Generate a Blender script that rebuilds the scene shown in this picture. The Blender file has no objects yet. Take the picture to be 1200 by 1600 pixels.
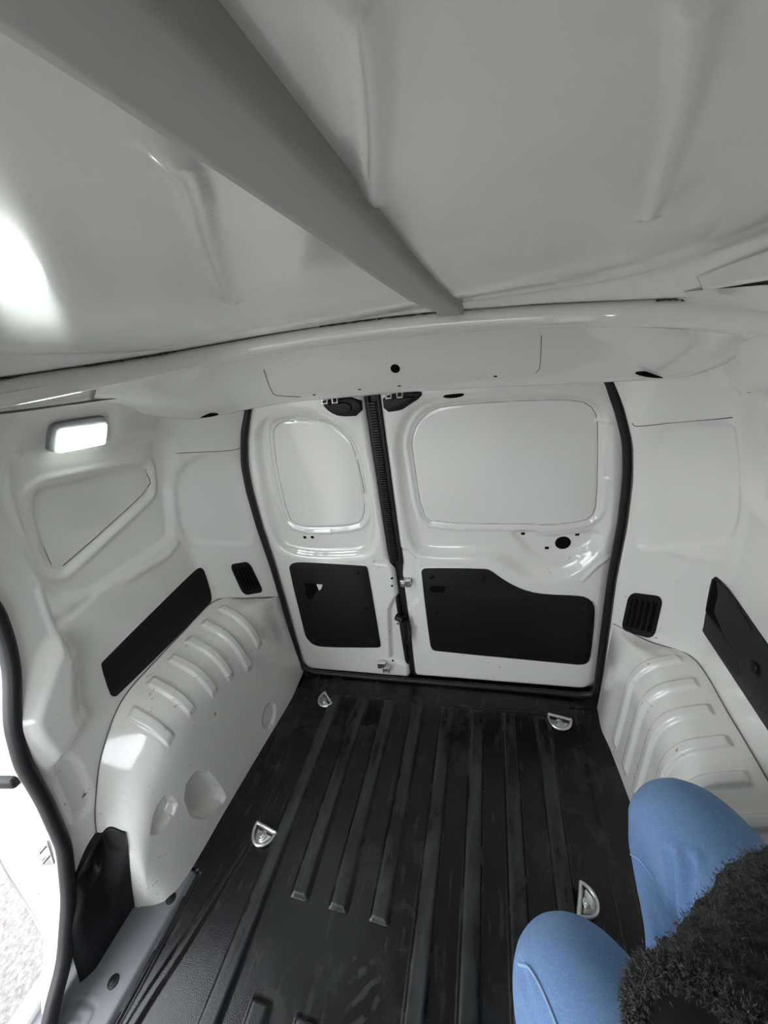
import bpy, math, random
import numpy as np
from mathutils import Vector, Matrix, noise as mnoise

random.seed(4); rng = np.random.default_rng(7)
scene = bpy.context.scene
C = scene.collection

# ------------------------------------------------------------------ camera
FPX, YAW, PITCH, ROLL = 579.67, .31434, .46584, -.14958
CAM = np.array([.2375, .3981, 1.4171])
def cam_axes():
    ca, sa, cb, sb = math.cos(YAW), math.sin(YAW), math.cos(PITCH), math.sin(PITCH)
    cc, sc = math.cos(ROLL), math.sin(ROLL)
    fwd = np.array([-sa*cb, ca*cb, -sb]); right = np.array([ca, sa, 0.]); up = np.cross(right, fwd)
    return right*cc+up*sc, -right*sc+up*cc, fwd
RT, UP, FW = cam_axes()
cd = bpy.data.cameras.new('camera'); cam = bpy.data.objects.new('camera', cd); C.objects.link(cam)
cd.sensor_fit = 'VERTICAL'; cd.sensor_height = 36.0; cd.lens = FPX/1600*36.0
cd.clip_start = .01; cd.clip_end = 200
M = Matrix.Identity(4)
for i in range(3):
    M[i][0] = RT[i]; M[i][1] = UP[i]; M[i][2] = -FW[i]; M[i][3] = CAM[i]
cam.matrix_world = M
scene.camera = cam

# ------------------------------------------------------------------ sky, exposure
w = bpy.data.worlds.new('overcast_sky'); scene.world = w; w.use_nodes = True
bg = w.node_tree.nodes['Background']
bg.inputs[0].default_value = (.92, .955, 1.0, 1); bg.inputs[1].default_value = 1.0
vs = scene.view_settings
vs.view_transform = 'Standard'; vs.look = 'None'; vs.gamma = 1.0; vs.use_curve_mapping = False
vs.exposure = 2.9

# ------------------------------------------------------------------ measuring helpers (points of the place seen in the photo)
def ray(px):
    d = RT*(px[0]-600)/FPX - UP*(px[1]-800)/FPX + FW
    return d/np.linalg.norm(d)
def at_x(px, x): d = ray(px); return CAM+d*((x-CAM[0])/d[0])
def at_y(px, y): d = ray(px); return CAM+d*((y-CAM[1])/d[1])
def at_z(px, z=0.): d = ray(px); return CAM+d*((z-CAM[2])/d[2])
DY0, DSK = 1.497, .045                      # rear door plane
def on_door(px):
    d = ray(px); t = (DY0+DSK*CAM[0]-CAM[1])/(d[1]-DSK*d[0]); q = CAM+t*d
    return (float(q[0]), float(q[2]))
HZ = np.array([[-.2,.79],[0,.79],[.3,.78],[.6,.77],[.8,.772],[.95,.765],[1.05,.75],[1.15,.715],[1.25,.665],[1.32,.608],[1.36,.56],[1.42,.48]])
def smooth_interp(tab):
    zz = np.linspace(tab[0,0], tab[-1,0], 400); xx = np.interp(zz, tab[:,0], tab[:,1])
    k = np.hanning(25); k /= k.sum(); xs = np.convolve(np.pad(xx, 12, mode='edge'), k, 'valid')
    return zz, xs
HZZ, HXX = smooth_interp(HZ)
def hw(z): return np.interp(z, HZZ, HXX)
def wallx(y, z):
    d = 1.27
    r = np.where(y < d-.03, 0, np.where(y > d+.03, y-d, (y-d+.03)**2/.12))
    return hw(z)-.78*r
def on_wall(px, side):
    d = ray(px); t = np.linspace(.2, 2.6, 6001); P = CAM+t[:,None]*d
    i = int(np.argmax(side*P[:,0]-wallx(P[:,1], P[:,2]) > 0))
    return (float(P[i,1]), float(P[i,2]))
def wall_pt(side, y, z, h=0.):
    e = 2e-3
    def b(y, z): return np.array([side*float(wallx(y, z)), y, z])
    p = b(y, z); n = np.cross(b(y+e, z)-b(y-e, z), b(y, z+e)-b(y, z-e)); n /= np.linalg.norm(n)
    if n[0]*side > 0: n = -n
    return p+n*h

# ------------------------------------------------------------------ 2-D shapes
def chaikin(pts, n=2, closed=True):
    p = np.array(pts, float)
    for _ in range(n):
        q = np.roll(p, -1, 0)
        if closed: p = np.stack([.75*p+.25*q, .25*p+.75*q], 1).reshape(-1, 2)
        else:
            a, b = p[:-1], p[1:]
            p = np.vstack([p[:1], np.stack([.75*a+.25*b, .25*a+.75*b], 1).reshape(-1, p.shape[1]), p[-1:]])
    return p
def sdf(poly, X, Y):
    poly = np.asarray(poly); d = np.full(X.shape, 1e9); inside = np.zeros(X.shape, bool)
    for a, b in zip(poly, np.roll(poly, -1, 0)):
        ex, ey = b-a; L = ex*ex+ey*ey+1e-12
        t = np.clip(((X-a[0])*ex+(Y-a[1])*ey)/L, 0, 1)
        d = np.minimum(d, (X-a[0]-t*ex)**2+(Y-a[1]-t*ey)**2)
        c = ((a[1] > Y) != (b[1] > Y)) & (X < ex*(Y-a[1])/(ey if abs(ey) > 1e-12 else 1e-12)+a[0])
        inside ^= c
    d = np.sqrt(d); return np.where(inside, -d, d)
def linedist(pts, X, Y):
    d = np.full(X.shape, 1e9)
    for a, b in zip(pts[:-1], pts[1:]):
        ex, ey = b[0]-a[0], b[1]-a[1]; L = ex*ex+ey*ey+1e-12
        t = np.clip(((X-a[0])*ex+(Y-a[1])*ey)/L, 0, 1)
        d = np.minimum(d, (X-a[0]-t*ex)**2+(Y-a[1]-t*ey)**2)
    return np.sqrt(d)
def ss(a, b, x):
    t = np.clip((x-a)/(b-a), 0, 1); return t*t*(3-2*t)
def into(s, w): return ss(w/2, -w/2, s)      # 1 inside, 0 outside, soft over w
def bead(d, w): return np.where(d < w, .5+.5*np.cos(np.pi*np.clip(d/w, 0, 1)), 0)
def rrect(x0, x1, y0, y1, r, n=6):
    out = []
    for cx, cy, a0 in ((x1-r, y1-r, 0), (x0+r, y1-r, 90), (x0+r, y0+r, 180), (x1-r, y0+r, 270)):
        for k in range(n+1):
            a = math.radians(a0+90*k/n); out.append((cx+r*math.cos(a), cy+r*math.sin(a)))
    return np.array(out)

# ------------------------------------------------------------------ materials
def mat(name, base, rough=.5, metal=0., coat=0., spec=.5):
    m = bpy.data.materials.new(name); m.use_nodes = True
    b = m.node_tree.nodes['Principled BSDF']
    b.inputs['Base Color'].default_value = (*base, 1); b.inputs['Roughness'].default_value = rough
    b.inputs['Metallic'].default_value = metal; b.inputs['Coat Weight'].default_value = coat
    b.inputs['Specular IOR Level'].default_value = spec
    return m, m.node_tree, b
def nd(t, typ, **kw):
    n = t.nodes.new(typ)
    for k, v in kw.items(): setattr(n, k, v)
    return n
def noise(t, scale, detail=2., vec=None, rough=.5, dist=0.):
    n = nd(t, 'ShaderNodeTexNoise'); n.inputs['Scale'].default_value = scale; n.inputs['Detail'].default_value = detail
    n.inputs['Roughness'].default_value = rough; n.inputs['Distortion'].default_value = dist
    if vec is not None: t.links.new(vec, n.inputs['Vector'])
    return n.outputs['Fac']
def objco(t, scale=(1,1,1), rot=(0,0,0)):
    tc = nd(t, 'ShaderNodeTexCoord'); mp = nd(t, 'ShaderNodeMapping')
    mp.inputs['Scale'].default_value = scale; mp.inputs['Rotation'].default_value = rot
    t.links.new(tc.outputs['Object'], mp.inputs['Vector']); return mp.outputs['Vector']
def ramp(t, fac, a, b, c0=(0,0,0), c1=(1,1,1)):
    r = nd(t, 'ShaderNodeValToRGB'); r.color_ramp.elements[0].position = a; r.color_ramp.elements[1].position = b
    r.color_ramp.elements[0].color = (*c0, 1); r.color_ramp.elements[1].color = (*c1, 1)
    t.links.new(fac, r.inputs['Fac']); return r.outputs['Color']
def mixc(t, fac, a, b, blend='MIX'):
    m = nd(t, 'ShaderNodeMix', data_type='RGBA', blend_type=blend)
    for s, v in ((m.inputs[0], fac), (m.inputs[6], a), (m.inputs[7], b)):
        if hasattr(v, 'links') or hasattr(v, 'is_linked'): t.links.new(v, s)
        else: s.default_value = v if not isinstance(v, tuple) else (*v, 1)
    return m.outputs[2]
def mathn(t, op, a, b=0.):
    m = nd(t, 'ShaderNodeMath', operation=op)
    for s, v in ((m.inputs[0], a), (m.inputs[1], b)):
        if hasattr(v, 'is_linked'): t.links.new(v, s)
        else: s.default_value = v
    return m.outputs[0]
def bump(t, b, h, strength, dist=.01):
    n = nd(t, 'ShaderNodeBump'); n.inputs['Strength'].default_value = strength; n.inputs['Distance'].default_value = dist
    t.links.new(h, n.inputs['Height']); t.links.new(n.outputs['Normal'], b.inputs['Normal'])

def paint(name, base, rough, scuff=1.0, coat=.9):
    m, t, b = mat(name, base, rough, coat=coat); b.inputs['Coat Roughness'].default_value = .08
    v = objco(t)
    peel = noise(t, 140, 2, v); wave = noise(t, 7, 2, v)
    h = mathn(t, 'ADD', mathn(t, 'MULTIPLY', peel, .06), wave)
    bump(t, b, h, .06, .012)
    col = mixc(t, mathn(t, 'MULTIPLY', noise(t, 3.5, 4, v), .12), base, tuple(c*.82 for c in base))
    if scuff:
        vs_ = objco(t, (1, 1, 1.6), (.4, .3, .5))
        s1 = ramp(t, noise(t, 46, 3, vs_, .6, .9), .67, .69)
        msk = ramp(t, noise(t, 6, 2, v), .45, .58)
        sep = nd(t, 'ShaderNodeSeparateXYZ'); tc = nd(t, 'ShaderNodeTexCoord'); t.links.new(tc.outputs['Object'], sep.inputs[0])
        low = nd(t, 'ShaderNodeMapRange'); low.inputs[1].default_value = .75; low.inputs[2].default_value = .45
        low.inputs[3].default_value = .0; low.inputs[4].default_value = 1.; t.links.new(sep.outputs['Z'], low.inputs[0])
        f = mathn(t, 'MULTIPLY', mathn(t, 'MULTIPLY', s1, msk), mathn(t, 'MULTIPLY', low.outputs[0], scuff))
        col = mixc(t, f, col, (.20, .17, .15))
    t.links.new(col, b.inputs['Base Color'])
    return m
WHITE = paint('white_gloss_paint', (.80, .795, .752), .16)
ROOFW = paint('white_roof_paint', (.85, .845, .81), .22, 0)
BOWSHADE = paint('shaded_bow_grey', (.42, .42, .40), .55, 0, 0.)  # greyer than the roof skin: shade on the bow put into its colour
def plastic(name, base, rough, bs=.25, scale=380):
    m, t, b = mat(name, base, rough, spec=.3); bump(t, b, noise(t, scale, 2, objco(t)), bs, .002); return m
BLACK = plastic('black_grained_plastic', (.006, .0062, .0065), .46)
PANEL = plastic('black_trim_board', (.006, .006, .006), .6, .4, 300)
RUBBER = plastic('black_rubber', (.016, .016, .017), .38, .1)
SLOT, _, _ = mat('dark_void', (.003, .003, .003), .9, spec=.1)
LINE, _, _ = mat('seam_sealer', (.12, .12, .115), .7)
STEEL, t_, b_ = mat('zinc_steel', (.70, .70, .68), .28, 1.0)
bump(t_, b_, noise(t_, 300, 3, objco(t_)), .15, .002)
FOAM, t_, b_ = mat('sealing_foam', (.05, .05, .048), .9)
bump(t_, b_, noise(t_, 260, 3, objco(t_)), .9, .01)

# floor liner: black plastic with dusty smears
FLOORM, t, b = mat('black_floor_liner', (.005, .0052, .006), .40, spec=.4)
v = objco(t); vl = objco(t, (5, .9, 1))
dust = mathn(t, 'MULTIPLY', ramp(t, noise(t, 5, 6, v, .65, .6), .50, .78), ramp(t, noise(t, 2.2, 2, v), .42, .62))
streak = mathn(t, 'MULTIPLY', ramp(t, noise(t, 9, 5, vl, .6), .56, .78), .55)
sep = nd(t, 'ShaderNodeSeparateXYZ'); tc = nd(t, 'ShaderNodeTexCoord'); t.links.new(tc.outputs['Object'], sep.inputs[0])
top = nd(t, 'ShaderNodeMapRange'); top.inputs[1].default_value = .008; top.inputs[2].default_value = .0125; t.links.new(sep.outputs['Z'], top.inputs[0])
wear = mathn(t, 'MULTIPLY', mathn(t, 'MULTIPLY', top.outputs[0], .8), ramp(t, noise(t, 7, 5, objco(t, (3, .7, 1)), .6), .38, .66))
# smeared footprint in the dust
pc = at_z((562,1548)); vm = nd(t, 'ShaderNodeVectorMath', operation='SUBTRACT'); t.links.new(tc.outputs['Object'], vm.inputs[0]); vm.inputs[1].default_value = (float(pc[0]), float(pc[1]), 0)
ln = nd(t, 'ShaderNodeVectorMath', operation='LENGTH'); t.links.new(vm.outputs[0], ln.inputs[0]); mk = nd(t, 'ShaderNodeMapRange'); mk.inputs[1].default_value = .075; mk.inputs[2].default_value = .045; t.links.new(ln.outputs['Value'], mk.inputs[0])
wv = nd(t, 'ShaderNodeTexWave'); wv.inputs['Scale'].default_value = 9; wv.inputs['Distortion'].default_value = 7.; t.links.new(objco(t, (1, 1, 1), (0, 0, .9)), wv.inputs['Vector'])
foot = mathn(t, 'MULTIPLY', mathn(t, 'MULTIPLY', mk.outputs[0], ramp(t, wv.outputs['Fac'], .50, .95)), mathn(t, 'MULTIPLY', ramp(t, noise(t, 22, 4, v), .44, .62), .7))
fd = mathn(t, 'MINIMUM', mathn(t, 'ADD', mathn(t, 'ADD', dust, streak), mathn(t, 'ADD', wear, foot)), 1.)
t.links.new(mixc(t, mathn(t, 'MULTIPLY', fd, .34), (.0048, .005, .0058), (.12, .125, .125)), b.inputs['Base Color'])
rr = nd(t, 'ShaderNodeMapRange'); rr.inputs[3].default_value = .24; rr.inputs[4].default_value = .52
t.links.new(fd, rr.inputs[0]); t.links.new(rr.outputs[0], b.inputs['Roughness'])
bump(t, b, mathn(t, 'ADD', noise(t, 420, 2, v), mathn(t, 'MULTIPLY', noise(t, 9, 3, v), 2.)), .16, .003)

# ------------------------------------------------------------------ mesh helpers
def link(o, parent=None):
    C.objects.link(o)
    if parent is not None: o.parent = parent
    return o
def mesh_obj(name, V, F, m, parent=None, smooth=True, sharp=None):
    me = bpy.data.meshes.new(name); me.from_pydata([tuple(map(float, q)) for q in V], [], F)
    me.materials.append(m); me.validate()
    if smooth:
        me.polygons.foreach_set('use_smooth', [True]*len(me.polygons))
        if sharp is not None: me.set_sharp_from_angle(angle=math.radians(sharp))
    o = bpy.data.objects.new(name, me); link(o, parent)
    if parent is not None and parent.type == 'EMPTY' and parent.get('_w'):
        o.location = -parent.location
    return o
def grid_obj(name, P, m, parent=None, flip=False, mask=None, sharp=None):
    nu, nv = P.shape[:2]; idx = np.arange(nu*nv).reshape(nu, nv)
    a, b_, c, d = idx[:-1,:-1], idx[1:,:-1], idx[1:,1:], idx[:-1,1:]
    q = np.stack([a, b_, c, d] if not flip else [a, d, c, b_], -1)
    q = q[mask] if mask is not None else q.reshape(-1, 4)
    me = bpy.data.meshes.new(name); n = len(q)
    me.vertices.add(nu*nv); me.vertices.foreach_set('co', P.reshape(-1).astype(np.float32))
    me.loops.add(4*n); me.loops.foreach_set('vertex_index', q.reshape(-1).astype(np.int32))
    me.polygons.add(n); me.polygons.foreach_set('loop_start', np.arange(0, 4*n, 4, dtype=np.int32))
    me.update(calc_edges=True); me.polygons.foreach_set('use_smooth', np.ones(n, bool)); me.materials.append(m); me.update()
    if sharp is not None: me.set_sharp_from_angle(angle=math.radians(sharp))
    o = bpy.data.objects.new(name, me); link(o, parent)
    if parent is not None and parent.type == 'EMPTY' and parent.get('_w'): o.location = -parent.location
    return o
def catmull(pts, n=8, closed=False):
    P = np.array(pts, float); N = len(P); out = []
    rngk = range(N) if closed else range(N-1)
    for i in rngk:
        if closed: p0, p1, p2, p3 = P[(i-1)%N], P[i], P[(i+1)%N], P[(i+2)%N]
        else: p1, p2 = P[i], P[i+1]; p0 = P[i-1] if i else 2*p1-p2; p3 = P[i+2] if i+2 < N else 2*p2-p1
        for k in range(n):
            s = k/n; out.append(.5*(2*p1+(p2-p0)*s+(2*p0-5*p1+4*p2-p3)*s*s+(3*p1-p0-3*p2+p3)*s**3))
    if not closed: out.append(P[-1])
    return np.array(out)
def tube_data(pts, r, seg=10, closed=False, caps=True, ell=None, ref=(0,0,1)):
    P = np.array(pts, float); N = len(P)
    T = (np.roll(P, -1, 0)-np.roll(P, 1, 0)) if closed else np.gradient(P, axis=0)
    T /= np.linalg.norm(T, axis=1)[:,None]+1e-12
    ref = np.array(ref, float); n0 = ref-T[0]*ref.dot(T[0])
    if np.linalg.norm(n0) < 1e-3: n0 = np.array([1., 0, 0])-T[0]*T[0][0]
    n0 /= np.linalg.norm(n0); V = []; F = []; rs = np.broadcast_to(np.asarray(r, float), (N,))
    e = ell if ell is not None else (1, 1); n = n0
    for i in range(N):
        n = n-T[i]*n.dot(T[i]); n /= np.linalg.norm(n); bb = np.cross(T[i], n)
        for k in range(seg):
            a = 2*math.pi*k/seg; V.append(P[i]+rs[i]*(n*math.cos(a)*e[0]+bb*math.sin(a)*e[1]))
    for i in range(N if closed else N-1):
        j = (i+1) % N
        for k in range(seg):
            l = (k+1) % seg; F.append((i*seg+k, i*seg+l, j*seg+l, j*seg+k))
    if caps and not closed: F.append(tuple(range(seg))[::-1]); F.append(tuple((N-1)*seg+k for k in range(seg)))
    return V, F
def tube(name, pts, r, m, parent=None, **kw): return mesh_obj(name, *tube_data(pts, r, **kw), m, parent, True, 60)
class MB:
    def __init__(s): s.V = []; s.F = []
    def add(s, V, F):
        o = len(s.V); s.V += [tuple(map(float, q)) for q in V]; s.F += [tuple(i+o for i in f) for f in F]; return s
    def box(s, c, d, R=None):
        c = np.array(c, float); d = np.array(d, float)/2; V = []
        for sx in (-1, 1):
            for sy in (-1, 1):
                for sz in (-1, 1):
                    q = d*[sx, sy, sz]; V.append(c+(R@q if R is not None else q))
        return s.add(V, [(0,1,3,2),(4,6,7,5),(0,4,5,1),(2,3,7,6),(0,2,6,4),(1,5,7,3)])
    def tube(s, pts, r, **kw): return s.add(*tube_data(pts, r, **kw))
    def obj(s, name, m, parent=None, sharp=35, bevel=0):
        o = mesh_obj(name, s.V, s.F, m, parent, True, sharp)
        if bevel:
            md = o.modifiers.new('bevel', 'BEVEL'); md.width = bevel; md.segments = 2; md.limit_method = 'ANGLE'; md.angle_limit = .6
        return o
def inset(poly, d):
    p = np.asarray(poly); a = np.roll(p, 1, 0); c = np.roll(p, -1, 0)
    area = np.sum(p[:,0]*np.roll(p[:,1], -1)-np.roll(p[:,0], -1)*p[:,1]); s = 1 if area > 0 else -1
    e1 = p-a; e1 /= np.linalg.norm(e1, axis=1)[:,None]+1e-12; e2 = c-p; e2 /= np.linalg.norm(e2, axis=1)[:,None]+1e-12
    n1 = np.stack([-e1[:,1], e1[:,0]], 1)*s; n2 = np.stack([-e2[:,1], e2[:,0]], 1)*s
    n = n1+n2; n /= np.maximum(np.sum(n*n1, 1), .35)[:,None]
    return p+n*d
def plate_data(poly, Mf, t, bev, h0=0.):
    """raised plate: poly 2-D, Mf(a,b,h) -> point"""
    poly = np.asarray(poly); n = len(poly); V = []; F = []
    rings = [(poly, h0), (poly, h0+t-bev), (inset(poly, bev*.4), h0+t-bev*.3), (inset(poly, bev), h0+t)]
    for pl, h in rings: V += [Mf(a, b, h) for a, b in pl]
    for r in range(3):
        for k in range(n): l = (k+1) % n; F.append((r*n+k, r*n+l, (r+1)*n+l, (r+1)*n+k))
    c = len(V); pl = rings[-1][0]; V.append(Mf(*pl.mean(0), h0+t))
    F.append(tuple(3*n+k for k in range(n))); V.pop()
    return V, F
def plate(name, poly, Mf, t, bev, m, parent=None, h0=0.): return mesh_obj(name, *plate_data(poly, Mf, t, bev, h0), m, parent, True, 50)
def circle(a, b, r, n=16, ry=None):
    ry = ry or r; return np.array([(a+r*math.cos(2*math.pi*k/n), b+ry*math.sin(2*math.pi*k/n)) for k in range(n)])
def tag(o, label, cat=None, group=None, kind=None):
    o['label'] = label
    if cat: o['category'] = cat
    if group: o['group'] = group
    if kind: o['kind'] = kind
    return o
def thing(name, label, cat, loc, group=None):
    o = bpy.data.objects.new(name, None); o.empty_display_size = .05; C.objects.link(o); o.location = loc; o['_w'] = 1
    return tag(o, label, cat, group)
THINGS = []

# ================================================================== STRUCTURE: side walls
def z1(px): return (px[0]/2.857, 500+px[1]/2.857)          # crops of the photo -> photo pixels
def z2(px): return (px[0]/2.5, 900+px[1]/2.5)
def z3(px): return (px[0]/2.5, 1200+px[1]/2.5)
def z4(px): return (370+px[0]/3.2, 560+px[1]/3.2)
def z5(px): return (600+px[0]/3, 560+px[1]/3)
def z6(px): return (900+px[0]/3.81, 480+px[1]/3.81)
def z7(px): return (900+px[0]/4, 880+px[1]/4)
def WL(pts, f=lambda q: q): return np.array([on_wall(f(q), -1) for q in pts])
def WR(pts, f=lambda q: q): return np.array([on_wall(f(q), 1) for q in pts])

# sliding-door opening: front edge of the left wall, y as a function of z
OPEN = np.array([[-.05,.36],[0,.37],[.039,.392],[.115,.47],[.247,.549],[.377,.603],[.526,.632],[.653,.649],[.746,.679],[.846,.731],[.918,.755],[.988,.769],[1.08,.765],[1.16,.74],[1.22,.68],[1.26,.60],[1.42,.60]])
OZ, OY = smooth_interp(OPEN)
def yopen(z): return np.interp(z, OZ, OY)
JAMB = 1.465

recL_out = chaikin(WL([(8,760),(14,722),(35,712),(154,700),(245,680),(268,690),(273,710),(272,830),(262,846),(241,860),(150,925),(110,935),(80,925),(50,860)]), 2)
recL_in = chaikin(WL([(62,800),(62,776),(70,768),(84,762),(225,731),(234,731),(236,738),(238,766),(234,774),(112,884),(104,890),(92,888),(86,880)]), 1)
bulge = chaikin(WL([(80,1000),(96,1012),(110,1032),(108,1105),(122,1130),(116,1140),(80,1190),(70,1188),(36,1145),(36,1120)]), 1)
pillL = chaikin(WL([(278,716),(366,712),(378,770),(398,850),(360,850),(300,845),(284,830)]), 2)
pillR = chaikin(WR([z6(q) for q in [(370,720),(920,670),(935,800),(955,1000),(960,1180),(930,1340),(860,1400),(600,1420),(400,1440),(360,1400)]]), 2)
winR = chaikin(WR([(1163,640),(1170,618),(1192,614),(1300,640),(1300,860),(1215,815),(1180,795),(1163,760)]), 2)
winR2 = chaikin(WR([(1178,700),(1182,680),(1205,676),(1300,700),(1300,800),(1210,765),(1190,755)]), 1)
lowL = chaikin(WL([(80,1205),(112,1170),(145,1240),(148,1255),(115,1285),(108,1270)]), 1)

def relief_left(Y, Z):
    so = sdf(recL_out, Y, Z); si = sdf(recL_in, Y, Z)
    r = -.014*into(so, .035)
    r += .005*bead(np.abs(si-.022), .014) - .006*into(si-.008, .012)
    r += .034*into(sdf(bulge, Y, Z)-.004, .05)
    r += -.009*into(sdf(pillL, Y, Z), .03)
    r += -.010*into(sdf(lowL, Y, Z), .02)
    a = WL([(62,925),(85,990),(100,1030)]); r += .003*bead(linedist(a, Y, Z), .012)
    a = WL([(95,965),(110,960),(140,935)]); r += -.004*bead(linedist(a, Y, Z), .02)
    a = WL([(0,700),(30,712)]); r += .004*bead(linedist(a, Y, Z), .012)
    a = WL([(200,905),(262,868),(275,850)]); r += .004*bead(linedist(a, Y, Z), .02)
    return r
def relief_right(Y, Z):
    r = -.010*into(sdf(pillR, Y, Z), .022)
    r += -.016*into(sdf(winR, Y, Z), .035) - .006*into(sdf(winR2, Y, Z), .015)
    a = WR([z6(q) for q in [(560,1450),(700,1490),(820,1500)]]); r += .004*bead(linedist(a, Y, Z), .018)
    a = WR([z6(q) for q in [(840,540),(900,580),(940,510)]]); r += -.003*bead(linedist(a, Y, Z), .02)
    return r

def side_wall(side, name, label, relief, y0f):
    nz, ny = 330, 300
    z = np.linspace(-.02, 1.40, nz)[:,None]*np.ones((1, ny)); s = np.linspace(0, 1, ny)[None,:]
    y0 = y0f(z); Y = y0+(JAMB-y0)*s
    R = relief(Y, Z=z)
    X = side*(wallx(Y, z)-R)
    P = np.stack([X, Y, z], -1)
    # rolled return flange along the rear jamb
    fl = []
    for k, (dx, dy) in enumerate(((.002, .008), (.010, .014), (.03, .016), (.05, .016))):
        q = P[:,-1,:].copy(); q[:,0] += side*dx; q[:,1] += dy; fl.append(q)
    P = np.concatenate([P, np.stack(fl, 1)], 1)
    o = grid_obj(name, P, WHITE, flip=(side > 0)); return tag(o, label, kind='structure')
wall_left = side_wall(-1, 'wall_left', 'white painted side panel with sliding door opening and wheel arch', relief_left, lambda z: np.maximum(yopen(z), .475*ss(.20, .10, z)))
wall_right = side_wall(1, 'wall_right', 'white painted side panel with slatted vent and black storage pocket', relief_right, lambda z: -.35+0*z)

def relief_at(side, y, z):
    f = relief_left if side < 0 else relief_right
    return float(f(np.array([[y]]), np.array([[z]]))[0, 0])
def wall_map(side, extra=0., flat=None):
    def f(a, b, h): return wall_pt(side, a, b, h+extra)
    return f
def wall_hole(side, px, rx, rz=None, sq=False, name='punched_hole', rot=0.):
    y, z = on_wall(px, side); rz = rz or rx; e = relief_at(side, y, z)
    pl = circle(0, 0, rx, 14, rz) if not sq else rrect(-rx, rx, -rz, rz, rx*.25, 2)
    ca, sa = math.cos(rot), math.sin(rot); pl = np.array([(y+a*ca-b*sa, z+a*sa+b*ca) for a, b in pl])
    return mesh_obj(name, *plate_data(pl, wall_map(side, e), .0016, .0006, -.003), SLOT, wall_left if side < 0 else wall_right, True, 40)
for px, r in (((11,862), .010), ((17,925), .019)): wall_hole(-1, px, r, name='rubber_plug')
wall_hole(-1, (328,789), .028, .016, name='rubber_plug', rot=-.25)
for px, r, rt in (((19,898),.0055,.5), ((36,947),.0055,.5), ((281,874),.0045,.6), ((224,923),.005,.6), ((346,923),.004,.2), ((349,931),.004,.2), ((123,1331),.006,.5), ((141,1194),.006,.5)): wall_hole(-1, px, r, sq=True, rot=rt)
for px, rx, rz in (((175,958),.006,.005), ((135,1075),.004,.007), ((141,1094),.003,.006), ((171,1119),.005,.006), ((176.5,640),.006,.006), ((404,850),.003,.007), ((399,826),.003,.007)): wall_hole(-1, px, rx, rz)
for px, r, rt in (((1157.5,884.5),.006,.6), ((1076,949),.005,.2)): wall_hole(1, px, r, sq=True, rot=rt)
for px, rx, rz in ((z7((858,607)),.005,.011), (z7((884,590)),.003,.007), (z7((833,704)),.004,.007), (z7((1155,1043)),.005,.011), (z7((1117,1152)),.004,.008), ((1188,541),.007,.006), ((968,928),.002,.006)): wall_hole(1, px, rx, rz)

def seam(pts3, r=.0011, parent=None, m=LINE, name='panel_seam'): return tube(name, pts3, r, m, parent, seg=6)
def wall_seam(side, pxs, r=.0011, n=8):
    yz = np.array([on_wall(q, side) for q in pxs]); yz = catmull(yz, n)
    return seam([wall_pt(side, a, b, relief_at(side, a, b)+.0002) for a, b in yz], r, wall_left if side < 0 else wall_right)
wall_seam(-1, [(268,709),(300,707),(345,705),(370,702),(378,697)])
wall_seam(1, [(988,661),(996,666),(1040,662),(1100,657),(1145,652)])
wall_seam(-1, [(236,736),(238,766),(180,822),(108,886)], .0014, 4)
wall_seam(-1, [(84,764),(150,748),(232,733)], .0009)
wall_seam(-1, [(64,800),(75,845),(90,884)], .0008)
wall_seam(-1, [(154,702),(245,681)], .0008)
wall_seam(1, [(1166,614),(1198,617)], .001)

# jamb of the sliding-door opening, outboard of the rubber seal
zz = np.linspace(.0, 1.24, 90)
fr = np.stack([-(hw(zz)+.004), yopen(zz), zz], 1)
def jamb_out(px): return at_x(px, -.90)
jo = np.array([jamb_out(q) for q in [(100,1480),(80,1440),(40,1372),(0,1290),(-30,1190),(-50,1080)]])
joy = np.interp(zz, np.r_[-.1, jo[:,2], 1.0, 1.24], np.r_[jo[0,1]-.04, jo[:,1], .66, .56])
rows = []
for k, (f, dx) in enumerate(((0,0),(.06,.03),(.12,.05),(.45,.10),(.8,.135),(1.,.16),(1.03,.19))):
    q = fr.copy(); q[:,0] -= dx; q[:,1] = fr[:,1]*(1-f)+joy*f; rows.append(q)
jm = grid_obj('door_jamb', np.stack(rows, 1), WHITE, wall_left, flip=True)
from mathutils.bvhtree import BVHTree
jbv = BVHTree.FromPolygons([tuple(v__.co) for v__ in jm.data.vertices], [tuple(p_.vertices) for p_ in jm.data.polygons])
def on_jamb(px):
    h_ = jbv.ray_cast(Vector(CAM), Vector(ray(px)))
    return (np.array(h_[0]), np.array(h_[1])) if h_[0] is not None else (at_x(px, -.86), np.array([.3, -.95, 0]))
# outer body skin behind the opening
sk = np.stack([np.stack([np.full(90, -.97), joy-.004+d, zz], 1) for d in (0, .3, 1.3)], 1)
grid_obj('outer_skin', sk, WHITE, wall_left)
# striker plate and buffer on the jamb
def jamb_frame(px):
    c, n = on_jamb(px); n = n if n.dot(ray(px)) < 0 else -n; u = np.cross([0, 0, 1.], n); u /= np.linalg.norm(u); return lambda a, b, h: c+u*a+np.cross(n, u)*b+n*h
f = jamb_frame((71,1331)); sp_ = plate('striker_plate', rrect(-.020, .020, -.036, .036, .006), f, .005, .002, STEEL, wall_left)
mb = MB()
for dz in (-.016, .014): mb.tube([f(-.012, dz-.008, .004), f(-.006, dz, .016), f(.008, dz+.004, .016), f(.012, dz+.008, .004)], .004)
mb.obj('striker_loop', STEEL, sp_)
f = jamb_frame((13,1219)); plate('rubber_buffer', rrect(-.030, .030, -.014, .014, .010), f, .014, .006, RUBBER, wall_left)

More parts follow.
